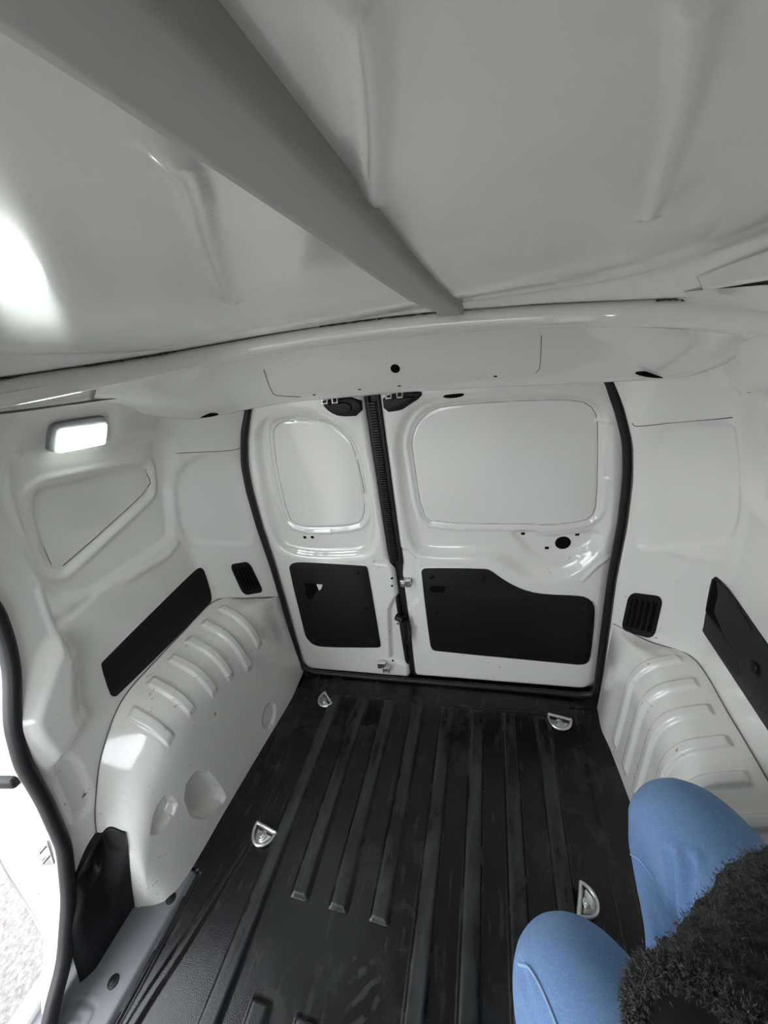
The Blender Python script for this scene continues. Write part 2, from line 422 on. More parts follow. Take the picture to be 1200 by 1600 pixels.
# ------------------------------------------------------------------ wheel arches
def rail_interp(st, n):
    st = np.array(st, float); k = len(st); u = np.linspace(0, k-1, n)
    cm = catmull(st.reshape(k, -1), 40); cu = np.linspace(0, k-1, len(cm))
    return np.stack([np.interp(u, cu, cm[:,j]) for j in range(cm.shape[1])], 1)
def arch(side, stations, ridges, name, pockets=(), ridge_low=.33, nU=520, kz=.12):
    R = rail_interp([sum(map(list, s), []) for s in stations], nU); Cc, Ss, Ff = R[:,:3], R[:,3:6], R[:,6:9]
    nS = 130; P = np.zeros((nU, nS, 3)); tt = np.linspace(0, 1, nS); Zr = []
    K = Ss.copy(); K[:,2] += kz*np.clip(Ss[:,2]/.34, 0, 1)**1.5; 
    for j, t in enumerate(tt):
        # polyline C-K-F with a rounded corner at K
        a, b_ = .26, .54
        if t < a: q = Cc+(K-Cc)*(t/a)*.55
        elif t > b_: q = K+(Ff-K)*(.24+.76*(t-b_)/(1-b_))
        else:
            s = (t-a)/(b_-a); p0 = Cc+(K-Cc)*.55; p2 = K+(Ff-K)*.24
            q = p0*(1-s)**2+2*K*s*(1-s)+p2*s*s
        P[:,j] = q
    du = np.gradient(P, axis=0); dv = np.gradient(P, axis=1); N = np.cross(du, dv); N /= np.linalg.norm(N, axis=2)[:,:,None]+1e-9
    s0 = np.sign(np.mean(N[:,20,2])); N *= s0 if s0 else 1
    D = np.zeros((nU, nS)); T = np.ones((nU, 1))*tt[None,:]
    for (yc, t0, t1, hgt) in ridges:
        D += hgt*ss(.017, .009, np.abs(P[:,:,1]-yc))*ss(t0, t0+.04, T)*ss(t1, t1-.05, T)
    for poly, dep in pockets:
        s_ = sdf(poly, P[:,:,1], P[:,:,2]); D -= dep*into(s_, .010)*(T > .45)
    P += N*D[:,:,None]
    o = grid_obj(name, P, WHITE, wall_left if side < 0 else wall_right, flip=(s0 > 0)); return o, Cc
pk = lambda pts: np.array([at_x(q, -.655)[1:] for q in pts])
stL = [((-.632,1.458,.45),(-.629,1.458,.34),(-.624,1.458,0)),
       ((-.70,1.36,.52),(-.630,1.37,.37),(-.618,1.37,0)),
       ((-.764,1.273,.579),(-.632,1.29,.375),(-.616,1.29,0)),
       ((-.773,1.10,.58),(-.640,1.10,.378),(-.632,1.10,0)),
       ((-.773,1.0,.58),(-.640,1.0,.383),(-.640,1.0,0)),
       ((-.773,.866,.572),(-.645,.88,.365),(-.650,.87,0)),
       ((-.774,.766,.503),(-.665,.77,.30),(-.656,.76,0)),
       ((-.777,.707,.425),(-.673,.704,.245),(-.664,.69,0)),
       ((-.780,.653,.319),(-.683,.65,.18),(-.680,.645,0)),
       ((-.785,.622,.16),(-.705,.622,.08),(-.71,.622,0)),
       ((-.79,.603,.0),(-.755,.606,.0),(-.76,.606,-.002))]
archL, crL = arch(-1, stL, [(1.262,.10,.56,.009),(1.178,.08,.60,.010),(1.100,.08,.54,.010),(1.022,.08,.52,.010),(.936,.08,.48,.010),(.852,.10,.46,.008)], 'wheel_arch',
    pockets=[(chaikin(pk([(264,1242),(282,1262),(243,1316),(250,1268)]), 1), .034), (chaikin(pk([(286,1236),(312,1196),(350,1242),(344,1256),(305,1285)]), 1), .040),
             (chaikin(pk([(404,1108),(412,1096),(421,1100),(418,1128),(408,1138),(402,1130)]), 1), .008)])
seam([q+np.array([.004, 0, .002]) for q in crL[::6]], .0013, wall_left)
stR = [((.632,1.458,.43),(.629,1.458,.32),(.628,1.458,0)),
       ((.70,1.36,.46),(.625,1.37,.335),(.622,1.37,0)),
       ((.768,1.272,.500),(.638,1.29,.345),(.634,1.29,0)),
       ((.773,1.10,.503),(.645,1.10,.345),(.652,1.10,0)),
       ((.773,.97,.504),(.648,.97,.345),(.656,.97,0)),
       ((.773,.80,.50),(.65,.80,.345),(.656,.80,0)),
       ((.773,.60,.50),(.65,.60,.345),(.656,.60,0)),
       ((.773,.40,.50),(.65,.40,.345),(.656,.40,0)),
       ((.776,.26,.44),(.67,.26,.28),(.664,.25,0)),
       ((.78,.19,.30),(.69,.19,.17),(.70,.19,0)),
       ((.79,.16,.0),(.755,.16,.0),(.76,.16,-.002))]
archR, crR = arch(1, stR, [(y, .08, .93, .009) for y in (1.280,1.200,1.125,1.048,.972,.895,.82,.74)], 'wheel_arch', kz=.095)
seam([q+np.array([-.004, 0, .002]) for q in crR[::6]], .0013, wall_right)

# ================================================================== rear doors
def door_pt(x, z, h=0.): return np.array([x-h*DSK*0, DY0+DSK*x-h, z])
def D_(pts, f=lambda q: q): return np.array([on_door(f(q)) for q in pts])
# outer edges follow the body aperture
def xedge(z): return np.maximum(hw(z)-.146, .0)
def corner(z, zb, zt, r):
    e = np.zeros_like(z)
    a = np.clip((zb+r-z)/r, 0, 1); e += r*(1-np.sqrt(np.maximum(1-a*a, 0)))
    a = np.clip((z-(zt-r))/r, 0, 1); e += r*(1-np.sqrt(np.maximum(1-a*a, 0)))
    return e
def make_door(name, label, side, zb, zt, xin, relief):
    nz, nx = 330, 170 if side < 0 else 230
    z = np.linspace(zb, zt, nz)[:,None]*np.ones((1, nx)); s = np.linspace(0, 1, nx)[None,:]
    s = s*s*(3-2*s)*.35+s*.65
    xo = xedge(z)+.012-corner(z, zb, zt, .075)
    A = -xo if side < 0 else xin(z); B = xin(z) if side < 0 else xo
    X = A+(B-A)*s; h = relief(X, z)
    do = (X+xo) if side < 0 else (xo-X); di = (B-X) if side < 0 else (X-A)
    h -= .030*np.clip(1-do/.05, 0, 1)**2
    h -= .016*np.clip(1-di/.016, 0, 1)**2
    h -= .020*np.clip(1-(z-zb)/.03, 0, 1)**2
    P = np.stack([X, DY0+DSK*X-h, z], -1)
    L = P[:,:1].copy(); L[:,:,1] += .06; Rr = P[:,-1:].copy(); Rr[:,:,1] += .06
    P = np.concatenate([L, P, Rr], 1)
    b0 = P[:1].copy(); b0[:,:,1] += .05; P = np.concatenate([b0, P], 0)
    o = grid_obj(name, P, WHITE, flip=True, sharp=70); return tag(o, label, kind='structure')

WPL = chaikin(D_([z4(q) for q in [(160,385),(175,345),(220,325),(350,318),(440,330),(520,390),(570,450),(600,560),(630,720),(625,810),(590,850),(430,862),(290,857),(240,815),(180,550)]]), 1)
ROL = chaikin(D_([z4(q) for q in [(75,400),(95,330),(150,285),(250,268),(340,262),(440,285),(560,350),(615,430),(655,590),(700,790),(695,920),(655,985),(560,1000),(350,1000),(210,965),(150,830),(105,600)]]), 2)
WPR = chaikin(D_([z5(q) for q in [(120,400),(150,310),(220,250),(330,228),(700,205),(930,205),(1000,250),(1015,330),(1010,700),(985,770),(920,790),(770,805),(690,798),(230,795),(170,745),(130,480)]]), 1)
ROR = chaikin(D_([z5(q) for q in [(40,400),(60,310),(110,235),(200,190),(400,168),(700,150),(960,150),(1050,200),(1075,300),(1070,720),(1055,830),(1010,930),(900,1020),(780,1045),(680,1040),(600,1000),(540,955),(460,938),(200,940),(120,900),(85,740),(60,560)]]), 2)
BLR = chaikin(D_([z5(q) for q in [(600,835),(700,835),(760,860),(880,850),(1000,830),(1020,850),(985,905),(880,950),(760,962),(690,935),(640,880)]]), 2)

def rel_doorL(X, Z):
    ro = sdf(ROL, X, Z); wp = sdf(WPL, X, Z)
    r = -.026*into(ro+.008, .05) + .004*bead(np.abs(ro+.004), .016)
    r += .006*into(wp-.026, .014) - .005*into(wp-.012, .010) - .003*bead(np.abs(wp), .005)
    a = D_([z4(q) for q in [(605,530),(625,690)]]); r += -.006*bead(linedist(a, X, Z), .012)
    a = D_([z4(q) for q in [(255,310),(290,300)]]); r += -.006*bead(linedist(a, X, Z), .010)
    a = D_([z4(q) for q in [(340,885),(460,885)]]); r += .005*bead(linedist(a, X, Z), .012)
    # latch area step near the centre edge
    st = D_([z4(q) for q in [(690,1020),(800,1040),(830,1180),(790,1200),(760,1260),(770,1500),(900,1560),(900,1000)]]); r += -.016*into(sdf(st, X, Z), .02)
    return r
def rel_doorR(X, Z):
    ro = sdf(ROR, X, Z); wp = sdf(WPR, X, Z)
    r = -.030*into(ro+.012, .06) + .003*bead(np.abs(ro+.002), .016)
    r += .006*into(wp-.024, .014) - .005*into(wp-.011, .010) - .003*bead(np.abs(wp), .005)
    r += -.014*into(sdf(BLR, X, Z), .03)
    a = D_([z5(q) for q in [(1050,390),(1050,560)]]); r += -.005*bead(linedist(a, X, Z), .010)
    a = D_([z5(q) for q in [(1010,300),(1065,300)]]); r += .004*bead(linedist(a, X, Z), .008)
    a = D_([z5(q) for q in [(930,1040),(1000,970),(1060,930)]]); r += .004*bead(linedist(a, X, Z), .012)
    st = D_([z5(q) for q in [(60,900),(110,900),(155,945),(160,1130),(130,1160),(130,1460),(0,1460)]]); r += -.010*into(sdf(st, X, Z), .02)
    return r
XL_IN, XR_IN = -.128, -.082
door_1 = make_door('door_1', 'narrow white rear door with a black board below a blank window', -1, -.015, 1.295, lambda z: -.132+.018*ss(.66, .58, z), rel_doorL)
door_2 = make_door('door_2', 'wide white rear door with a curved black board below a blank window', 1, .0, 1.295, lambda z: -.080-.012*ss(.62, .56, z), rel_doorR)
def door_map(relief):
    def e(a, b): return float(relief(np.array([[a]]), np.array([[b]]))[0,0])
    return e
eL, eR = door_map(rel_doorL), door_map(rel_doorR)
def dmap(h0=0.): return lambda a, b, h: door_pt(a, b, h+h0)
def door_seam(door, poly, e, r=.0009, step=1):
    pl = np.vstack([poly, poly[:1]])[::step]; seam([door_pt(a, b, e(a, b)+.0003) for a, b in pl], r, door)
door_seam(door_1, WPL, eL); door_seam(door_2, WPR, eR)
def door_hole(door, e, px, rx, rz=None, sq=False, name='punched_hole', rot=0.):
    a, b = on_door(px); rz = rz or rx
    pl = circle(0, 0, rx, 16, rz) if not sq else rrect(-rx, rx, -rz, rz, rx*.2, 2)
    pl = pl+np.array([a, b]); plate(name, pl, dmap(e(a, b)), .005, .0006, SLOT, door, -.0035)
for px in (z4((326,912)), z4((364,912))): door_hole(door_1, eL, px, .007, .006)
for px in (z4((775,1100)), z4((776,1137)), z4((803,1228)), z4((801,1340)), z4((780,1512))): door_hole(door_1, eL, px, .0045)
for px in (z5((656,853)), z5((918,857)), z5((771,922))): door_hole(door_2, eR, px, .0065, .005, True)
door_hole(door_2, eR, z5((849,898)), .025, name='rubber_plug')
door_hole(door_2, eR, z5((326,175)), .030, .007, name='slot')

def screw(name, Mf, a, b, r, parent, m=BLACK):
    mb = MB()
    mb.add(*plate_data(circle(a, b, r, 14), Mf, .003, .0012)); mb.add(*plate_data(circle(a, b, r*.55, 10), Mf, .0055, .001))
    return mb.obj(name, m, parent)
def trim_board(door, pts, f, e0, scr, label, rim):
    pl = chaikin(D_([f(q) for q in pts]), 1)
    mesh_obj('board_rim', *plate_data(inset(pl, -.006), dmap(e0), .004, .0025, -.003), WHITE, door, True, 50)
    o = plate('trim_board', pl, dmap(e0), .005, .002, PANEL, door); o['label'] = label
    for q in scr:
        a, b = on_door(f(q)); screw('screw', dmap(e0+.005), a, b, .011, o)
    return o
tb1 = trim_board(door_1, [(262,1050),(268,1030),(290,1019),(340,1018),(640,1036),(652,1042),(658,1060),(719,1420),(720,1440),(700,1444),(430,1441),(380,1428),(350,1395),(340,1370)], z4, 0.,
    [(303,1052),(602,1068),(350,1237),(642,1245),(677,1407),(390,1405)], 'black board with a torn hole', .006)
tb2 = trim_board(door_2, [(175,1005),(178,990),(195,981),(470,984),(500,992),(540,1022),(600,1060),(680,1093),(760,1105),(900,1110),(950,1118),(985,1150),(988,1200),(970,1385),(955,1425),(920,1434),(880,1430),(250,1370),(225,1362),(215,1335)], z5, 0.,
    [(222,1018),(460,1023),(245,1187),(680,1135),(258,1333),(573,1358),(912,1395),(932,1157)], 'black board with a curved step in its top edge', .006)
# torn hole with bent flap, oval grip hole
pl = D_([z4(q) for q in [(342,1118),(400,1122),(432,1128),(424,1150),(398,1162),(384,1196),(368,1206),(350,1180)]]); plate('torn_hole', pl, dmap(.0), .0058, .0004, SLOT, tb1)
pl = D_([z4(q) for q in [(402,1124),(432,1127),(425,1148),(414,1155)]]); plate('torn_flap', pl, dmap(.0), .0075, .0004, WHITE, tb1)
a, b_ = on_door(z5((252,1077))); plate('grip_hole', rrect(a-.029, a+.029, b_-.017, b_+.017, .016), dmap(.0), .0058, .0004, SLOT, tb2)
mesh_obj('grip_rim', *tube_data([door_pt(p_[0], p_[1], .006) for p_ in rrect(a-.030, a+.030, b_-.018, b_+.018, .017)], .0022, closed=True, seg=6), BLACK, tb2)

# black hinge-side lock housings at the top of both doors
def lock(door, e, pts, f, pins, label):
    pl = D_([f(q) for q in pts]); o = plate('upper_lock', chaikin(pl, 1), dmap(-.012), .026, .004, BLACK, door); o['label'] = label
    pl2 = pl.mean(0)+(pl-pl.mean(0))*.6; plate('lock_cover', chaikin(pl2, 1), dmap(.014), .007, .003, BLACK, o)
    mb = MB()
    for q in pins:
        a, b = on_door(f(q)); mb.tube([door_pt(a-.008, b+.012, .02), door_pt(a-.007, b-.004, .026), door_pt(a+.007, b-.004, .026), door_pt(a+.008, b+.012, .02)], .0032)
    a, b = on_door(f(pins[0])); c, d = on_door(f(pins[1])); mb.box((door_pt(a, b, .018)+door_pt(c, d, .018))/2+[0, 0, .012], (abs(c-a)+.025, .012, .008))
    mb.obj('lock_hook', STEEL, o)
    return o
lock(door_1, eL, [(432,205),(620,188),(630,282),(520,288),(470,265),(440,235)], z4, [(455,210),(505,207)], 'black lock housing with steel hooks')
lock(door_2, eR, [(-5,165),(178,150),(178,178),(110,222),(85,240),(5,250)], z5, [(30,172),(82,168)], 'black lock housing with steel hooks')
# centre latch parts
a, b_ = on_door(z5((108,1048))); mb = MB(); mb.box(door_pt(a-.004, b_, .004), (.040, .018, .030)); mb.box(door_pt(a-.012, b_, .014), (.014, .012, .018)); mb.obj('striker', STEEL, door_2, bevel=.002)
def zl(q): return on_door(z4(q))
a, b_ = zl((822,1288)); mb = MB()
mb.tube([door_pt(a-.018, b_+.004, .008), door_pt(a+.012, b_-.002, .02)], .015, seg=16)
p = catmull([door_pt(*zl((835,1290)), .024), door_pt(*zl((848,1320)), .030), door_pt(*zl((852,1360)), .032), door_pt(*zl((848,1392)), .030)], 6)
mb.tube(p, [.014]*len(p), seg=10, ell=(1.1, .7)); mb.box(door_pt(*zl((845,1335)), .012), (.030, .02, .075))
lv = mb.obj('inner_door_handle', BLACK, door_1); lv['label'] = 'black plastic release lever'
a, b_ = zl((738,1525)); mb = MB()
mb.box(door_pt(a-.008, b_+.006, .012), (.034, .02, .030)); mb.box(door_pt(a+.016, b_-.010, .016), (.026, .022, .022)); mb.box(door_pt(a+.002, b_+.020, .016), (.020, .018, .012))
mb.tube([door_pt(a-.004, b_-.005, .022), door_pt(a-.004, b_-.036, .018)], .0035); mb.tube([door_pt(a+.022, b_-.010, .026), door_pt(a+.022, b_-.036, .020)], .0035)
lb = mb.obj('lower_latch', STEEL, door_1, bevel=.0015); lb['label'] = 'zinc plated bolt latch'

# ================================================================== unseen front bulkhead added to shape the light, front pillar and outer body
def side_strip(name, y0, y1, z0, z1, parent):
    zz_ = np.linspace(z0, z1, 60)[:,None]*np.ones((1, 8)); yy_ = np.linspace(y0, y1, 8)[None,:]*np.ones((60, 1))
    return grid_obj(name, np.stack([-hw(zz_), yy_, zz_], -1), WHITE, parent)
side_strip('front_pillar', -.35, -.14, -.02, 1.37, wall_left); side_strip('opening_header', -.16, .72, 1.215, 1.37, wall_left)
mb = MB(); mb.box((0, -.37, .33), (1.66, .03, 1.0)); mb.box((0, -.37, 1.42), (1.66, .03, .30))
mb.box((-.68, -.37, 1.05), (.30, .03, .50)); mb.box((.50, -.37, 1.05), (.66, .03, .50))  # added opening, offset so light reaches the right wall more than the left
bh = mb.obj('wall_front', WHITE); tag(bh, 'unseen white bulkhead towards the cab, with an opening added to balance the light', kind='structure')
mb = MB(); mb.box((.865, .6, .45), (.03, 2.0, 1.95)); mb.obj('outer_skin', WHITE, wall_right)
mb = MB(); mb.box((0, 1.615, .55), (1.76, .03, 1.95)); mb.obj('outer_skin', WHITE, door_2)
mb = MB(); mb.box((-.90, 1.1, 1.38), (.03, 1.3, .42)); mb.box((-.86, 1.3, -.03), (.3, .8, .06)); mb.box((-.90, .0, 1.42), (.03, 1.2, .30)); mb.box((-.89, -.26, .5), (.03, .24, 1.6)); mb.obj('outer_skin', WHITE, wall_left)

# ================================================================== rubber seals
def loop_rear():
    zs = np.linspace(.06, 1.16, 46); xx = hw(zs)-.160
    L = [(-x, 1.476+DSK*-x*.6, z) for x, z in zip(xx, zs)]
    Rr = [(x, 1.476+DSK*x*.6, z) for x, z in zip(xx, zs)]
    top = [(-.530,1.47,1.205),(-.512,1.47,1.24),(-.47,1.475,1.272),(-.40,1.48,1.28),(0,1.485,1.285),(.40,1.49,1.28),(.47,1.49,1.272),(.512,1.488,1.24),(.530,1.488,1.205)]
    bot = [(.615,1.495,.025),(.57,1.500,.006),(.3,1.495,.002),(0,1.482,.0),(-.3,1.468,.0),(-.57,1.455,.004),(-.615,1.452,.025)]
    return L+top+Rr[::-1]+bot
s = tube('door_seal', loop_rear(), .0115, RUBBER, None, seg=12, closed=True, ref=(0,1,0))
tag(s, 'black rubber seal running around the rear door opening', 'door seal')
zz2 = np.linspace(.0, 1.2, 60)
pts = [(-(hw(z)+.004), float(yopen(z))-.004, z) for z in zz2]
V, F = tube_data(pts, .019, seg=16, caps=True, ell=(1., .8), ref=(1,0,0))
s = mesh_obj('door_seal', V, F, RUBBER); tag(s, 'thick black rubber seal edging the sliding door opening', 'door seal')
# gap between the doors
g = thing('gap_seal', 'ribbed black rubber strip filling the gap between the rear doors', 'door seal', (-.105, 1.52, 0))
mb = MB(); mb.box((-.105, 1.532, .62), (.052, .03, 1.25)); mb.obj('strip', RUBBER, g)
mb = MB()
for k in range(70): mb.box((-.110, 1.512, .62+k*.0085), (.020, .016, .005))
mb.tube([(-.123, 1.512, .0), (-.123, 1.512, 1.23)], .009); mb.tube([(-.090, 1.514, .0), (-.090, 1.514, 1.23)], .007)
mb.obj('ribs', RUBBER, g)

# ================================================================== floor
nx, ny = 420, 380
x = np.linspace(-.92, .80, nx)[:,None]*np.ones((1, ny)); y = np.linspace(-.35, 1.56, ny)[None,:]*np.ones((nx, 1))
# finer steps across the ribs
h = np.zeros((nx, ny))
def rib(xr, ya, yb, w=.046, hg=.013):
    xc = xr-w/2; d = np.maximum(np.abs(x-xc)-w/2, np.maximum(ya-y, y-yb)); cr = np.abs(x-xc)
    dd = np.where((y > ya) & (y < yb), cr-w/2, np.hypot(np.maximum(cr-w/2, 0), np.maximum(ya-y, y-yb)))
    return hg*ss(.005, -.005, dd)
for i in range(-1, 7):
    xr = -.2698+.1192*i; yr = 1.355+.03*(xr+.3)
    if i in (0, 1, 2):
        h += rib(xr, .727, yr); h += rib(xr-.008, -.3, .535)
    else: h += rib(xr, -.3, yr)
# curving rib beside the left arch, shallow side fields
cl = catmull([(-.54,1.33),(-.52,1.03),(-.515,.86),(-.535,.73),(-.565,.58),(-.60,.43),(-.62,.2)], 8)
h += .007*ss(.018, .008, linedist(cl, x, y))
cr_ = catmull([(.545,1.43),(.545,.9),(.545,-.3)], 8); h += .005*ss(.004, -.006, .545-x)*ss(1.445, 1.435, y)
# mat rear edge: raised mat against the lower sill plate
edge = 1.355+.062*(x+.477)/.96*0.95; edge = np.where(x < -.49, 1.372+.0*x, edge); edge = np.where(x > .53, 1.442, edge)
h -= .010*ss(-.002, .006, y-edge)
# sliding-door sill, separated from the mat by a slot
xs = np.interp(y, [-.35, .42, .71, .74, 1.6], [-.70, -.656, -.645, -.75, -.75])
h -= .016*np.exp(-((x-xs)/.006)**2)*(y < .735)
h -= .014*np.exp(-((x-xs-.020)/.004)**2)*(y < .735)*.5
# embossed loop on the sill
lp = catmull([at_z(q)[:2] for q in [(92,1592),(104,1572),(125,1564),(145,1570),(149,1580),(138,1602),(128,1625)]], 6); h += -.004*bead(linedist(lp, x, y), .006)
lp = catmull([at_z(q)[:2] for q in [(100,1598),(112,1587),(128,1592),(122,1610)]], 6); h += -.003*bead(linedist(lp, x, y), .006)
ho = -.05*ss(-.815, -.90, x)*(y < .8)
SILL = plastic('daylit_sill_plastic', (.16, .166, .18), .42, .1)  # black plastic lightened, with the daylight sheen painted into its base colour
cx = .25*(x[:-1,:-1]+x[1:,:-1]+x[1:,1:]+x[:-1,1:]); cy = .25*(y[:-1,:-1]+y[1:,:-1]+y[1:,1:]+y[:-1,1:]); cs = np.interp(cy, [-.35, .42, .71, .74, 1.6], [-.70, -.656, -.645, -.75, -.75])
msill = (cx < cs) & (cy < .735); PF = np.stack([x, y, h+ho], -1)
floor = grid_obj('floor', PF, FLOORM, mask=~msill); grid_obj('door_sill', PF, SILL, floor, mask=msill)
tag(floor, 'black ribbed plastic load floor liner', kind='structure')
for px in ((177,1534), (267,1404)):
    q = at_z(px); mb = MB(); f = lambda a, b, hh: np.array([a, b, hh])
    mb.add(*plate_data(circle(q[0], q[1], .014, 18), f, .003, .0015)); mb.add(*plate_data(circle(q[0], q[1], .008, 14), f, .0045, .001)); mb.add(*plate_data(circle(q[0], q[1], .004, 8), f, .006, .001)); mb.obj('screw', BLACK, floor)
# underfloor so that light only comes in through the openings
mb = MB(); mb.box((0, .6, -.10), (1.56, 1.95, .06)); u = mb.obj('underfloor', BLACK, floor)
# sill face of the step
g_ = MB(); g_.box((-.93, .2, -.14), (.06, 1.1, .22)); g_.obj('sill_face', WHITE, floor, bevel=.02)

# black corner cover at the foot of the pillar
cv = thing('corner_cover', 'black moulded plastic cover at the foot of the pillar beside the wheel arch', 'trim cover', (-.80, .54, 0))
from mathutils.bvhtree import BVHTree
bv_ = BVHTree.FromPolygons([tuple(v__.co) for v__ in archL.data.vertices], [tuple(p_.vertices) for p_ in archL.data.polygons])
def arch_hit(px, back):
    h_ = bv_.ray_cast(Vector(CAM), Vector(ray(px)))
    return (np.array(h_[0]) if h_[0] is not None else at_x(px, -.775))-ray(px)*back
rowsC = []
for rpx, qpx, mpx, lpx in (((196,1302),(168,1296),(141,1336),(117,1374)), ((200,1330),(166,1350),(134,1395),(113,1420)), ((204,1372),(168,1425),(132,1455),(109,1472)), ((210,1415),(163,1492),(136,1518),(106,1524))):
    rowsC.append([arch_hit(rpx, .006), at_x(qpx, -.757), at_x(mpx, -.757), at_x(lpx, -.774)])
rowsC = np.array(rowsC); rowsC[3] = [at_z((210,1415), -.002), at_z((163,1492), -.002), np.array([-.782, .478, 0]), np.array([-.800, .452, 0])]; rowsC[3,:,2] = -.004
tmp = np.stack([catmull(rowsC[:,k], 12) for k in range(4)], 1); PC = np.stack([catmull(r_, 12) for r_ in tmp], 0)
for i_ in range(PC.shape[0]):            # the cover lies over the arch, never inside it
    for j_ in range(PC.shape[1]):
        dv_ = PC[i_,j_]-CAM; L_ = np.linalg.norm(dv_); h_ = bv_.ray_cast(Vector(CAM), Vector(dv_/L_))
        if h_[0] is not None and h_[3] < L_+.004: PC[i_,j_] = CAM+dv_/L_*(h_[3]-.005)
top_ = [PC[0]+np.array([-d, d*.6, .3*d]) for d in (.03, .012, .004)]; PC = np.concatenate([np.stack(top_, 0), PC], 0)
dm = at_x((142,1368), -.76); dd = np.linalg.norm(PC-dm, axis=2); PC[:,:,0] -= .020*ss(.030, .010, dd); PC[:,:,1] += .014*ss(.030, .010, dd)
grid_obj('cover_shell', PC, BLACK, cv, flip=False)

# ================================================================== roof
ZC = np.array([[-.4,1.49],[.3,1.492],[.5,1.487],[.7,1.474],[.85,1.460],[1.0,1.447],[1.15,1.436],[1.36,1.428]])
RZ = smooth_interp(ZC)
def lipz(x): return 1.405-.03*x-.085*x*x
TP = [(-.520,-.35),(-.518,.3),(-.514,.7),(-.508,.95),(-.490,1.10),(-.44,1.22),(-.34,1.30),(-.18,1.335),(0,1.345),(.16,1.342),(.33,1.325),(.44,1.27),(.51,1.17),(.54,1.03),(.552,.85),(.556,.3),(.556,-.35)]
TP = catmull(np.array(TP), 10)
LIPPOLY = np.vstack([TP[::4], [(.556, -1.5), (-.52, -1.5)]])
def roofz(x, y):
    x = np.asarray(x, float); y = np.asarray(y, float)
    c = np.interp(y, *RZ)+.004-.016*np.abs((x-.05)/.55)**2
    d = -sdf(LIPPOLY, x, y); lo = lipz(x)+.0245
    return np.where(c > lo, lo+(c-lo)*ss(.004, .055, d), lo)
def on_roof(px):
    d = ray(px); t = np.linspace(.02, 2.2, 4001); P = CAM+t[:,None]*d
    i = int(np.argmax(P[:,2] > roofz(P[:,0], P[:,1]))); return P[i,:2]
nx, ny = 300, 360
xa = np.linspace(-.60, .62, nx)[:,None]*np.ones((1, ny)); ya = np.linspace(-.35, 1.37, ny)[None,:]*np.ones((nx, 1))
za = roofz(xa, ya)
for pts, wd, hg in (([(556,0),(572,120),(578,230),(574,322)], .010, -.0035), ([(1095,0),(1085,80),(1060,190),(1030,300),(1012,340)], .008, -.0035), ([(268,235),(296,290),(318,370),(345,440),(362,470)], .012, -.006)):
    pr = catmull([on_roof(q) for q in pts], 6); za += hg*bead(linedist(pr, xa, ya), wd)
ceiling = grid_obj('ceiling', np.stack([xa, ya, za], -1), ROOFW, flip=False)
tag(ceiling, 'pale painted sheet metal roof skin', kind='structure')
mb = MB(); mb.box((0, .6, 1.56), (1.82, 2.1, .04)); mb.obj('outer_roof', WHITE, ceiling)
# flat roof bow running lengthways
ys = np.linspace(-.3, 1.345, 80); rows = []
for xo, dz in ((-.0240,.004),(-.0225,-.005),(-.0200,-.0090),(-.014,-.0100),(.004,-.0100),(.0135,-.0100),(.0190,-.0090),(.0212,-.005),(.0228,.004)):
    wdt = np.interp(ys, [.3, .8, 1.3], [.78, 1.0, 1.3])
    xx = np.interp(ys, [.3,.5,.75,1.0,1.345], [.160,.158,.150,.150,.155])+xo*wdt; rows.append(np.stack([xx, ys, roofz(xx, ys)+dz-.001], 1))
grid_obj('roof_bow', np.stack(rows, 0), BOWSHADE, ceiling)

# ================================================================== header rail (rounded lip all round, sloping face above the doors)
TZ = lipz(TP[:,0]); N2 = np.gradient(TP, axis=0); N2 = np.stack([-N2[:,1], N2[:,0]], 1); N2 /= np.linalg.norm(N2, axis=1)[:,None]   # outward
trim_1 = None
prof = [(.060,.024),(.022,.0235),(.008,.021),(.001,.014),(-.0015,.004),(-.001,-.008),(.004,-.017),(.013,-.021),(.030,-.022),(.06,-.022),(.14,-.020)]
rows = []
for o_, dz in prof: rows.append(np.stack([TP[:,0]+N2[:,0]*o_, TP[:,1]+N2[:,1]*o_, TZ+dz], 1))
trim_1 = grid_obj('trim_1', np.stack(rows, 0), WHITE, flip=False, sharp=60); tag(trim_1, 'rounded white lip of the roof frame above the walls', kind='structure')
# sloping header
BP = [(-.585,1.02,1.350),(-.606,1.12,1.325),(-.622,1.22,1.285),(-.603,1.315,1.250),(-.545,1.375,1.243),(-.46,1.415,1.246),(-.36,1.43,1.250),(-.2,1.437,1.248),(0,1.44,1.246),(.2,1.438,1.240),(.35,1.43,1.234),(.46,1.415,1.232),(.545,1.375,1.235),(.603,1.315,1.245),(.622,1.22,1.283),(.612,1.12,1.320),(.600,1.02,1.340)]
Bq = catmull(np.array(BP), 10)
def match(path2, B):   # lip points nearest in angle about the middle of the rear opening
    aB = np.arctan2(B[:,1]-.9, B[:,0]); aT = np.arctan2(path2[:,1]-.9, path2[:,0]); o = np.argsort(aT)
    return np.stack([np.interp(aB, aT[o], path2[o,0]), np.interp(aB, aT[o], path2[o,1])], 1)
tp = match(TP, Bq); tn = tp-np.array([0, .9]); tn /= np.linalg.norm(tn, axis=1)[:,None]
top = np.stack([tp[:,0]+tn[:,0]*.012, tp[:,1]+tn[:,1]*.012, lipz(tp[:,0])-.019], 1)
ou = Bq[:,:2]-np.array([0, .9]); ou /= np.linalg.norm(ou, axis=1)[:,None]; ou3 = np.c_[ou, np.zeros(len(ou))]
rows = []
for s_ in np.linspace(0, 1, 24):
    q = top*(1-s_)+Bq*s_; q = q-ou3*.012*math.sin(math.pi*s_**1.6); rows.append(q)
for d, dz in ((.006,-.005),(.014,-.008),(.03,-.009),(.06,-.010),(.10,-.010)): rows.append(Bq+ou3*d+np.array([0, 0, dz]))
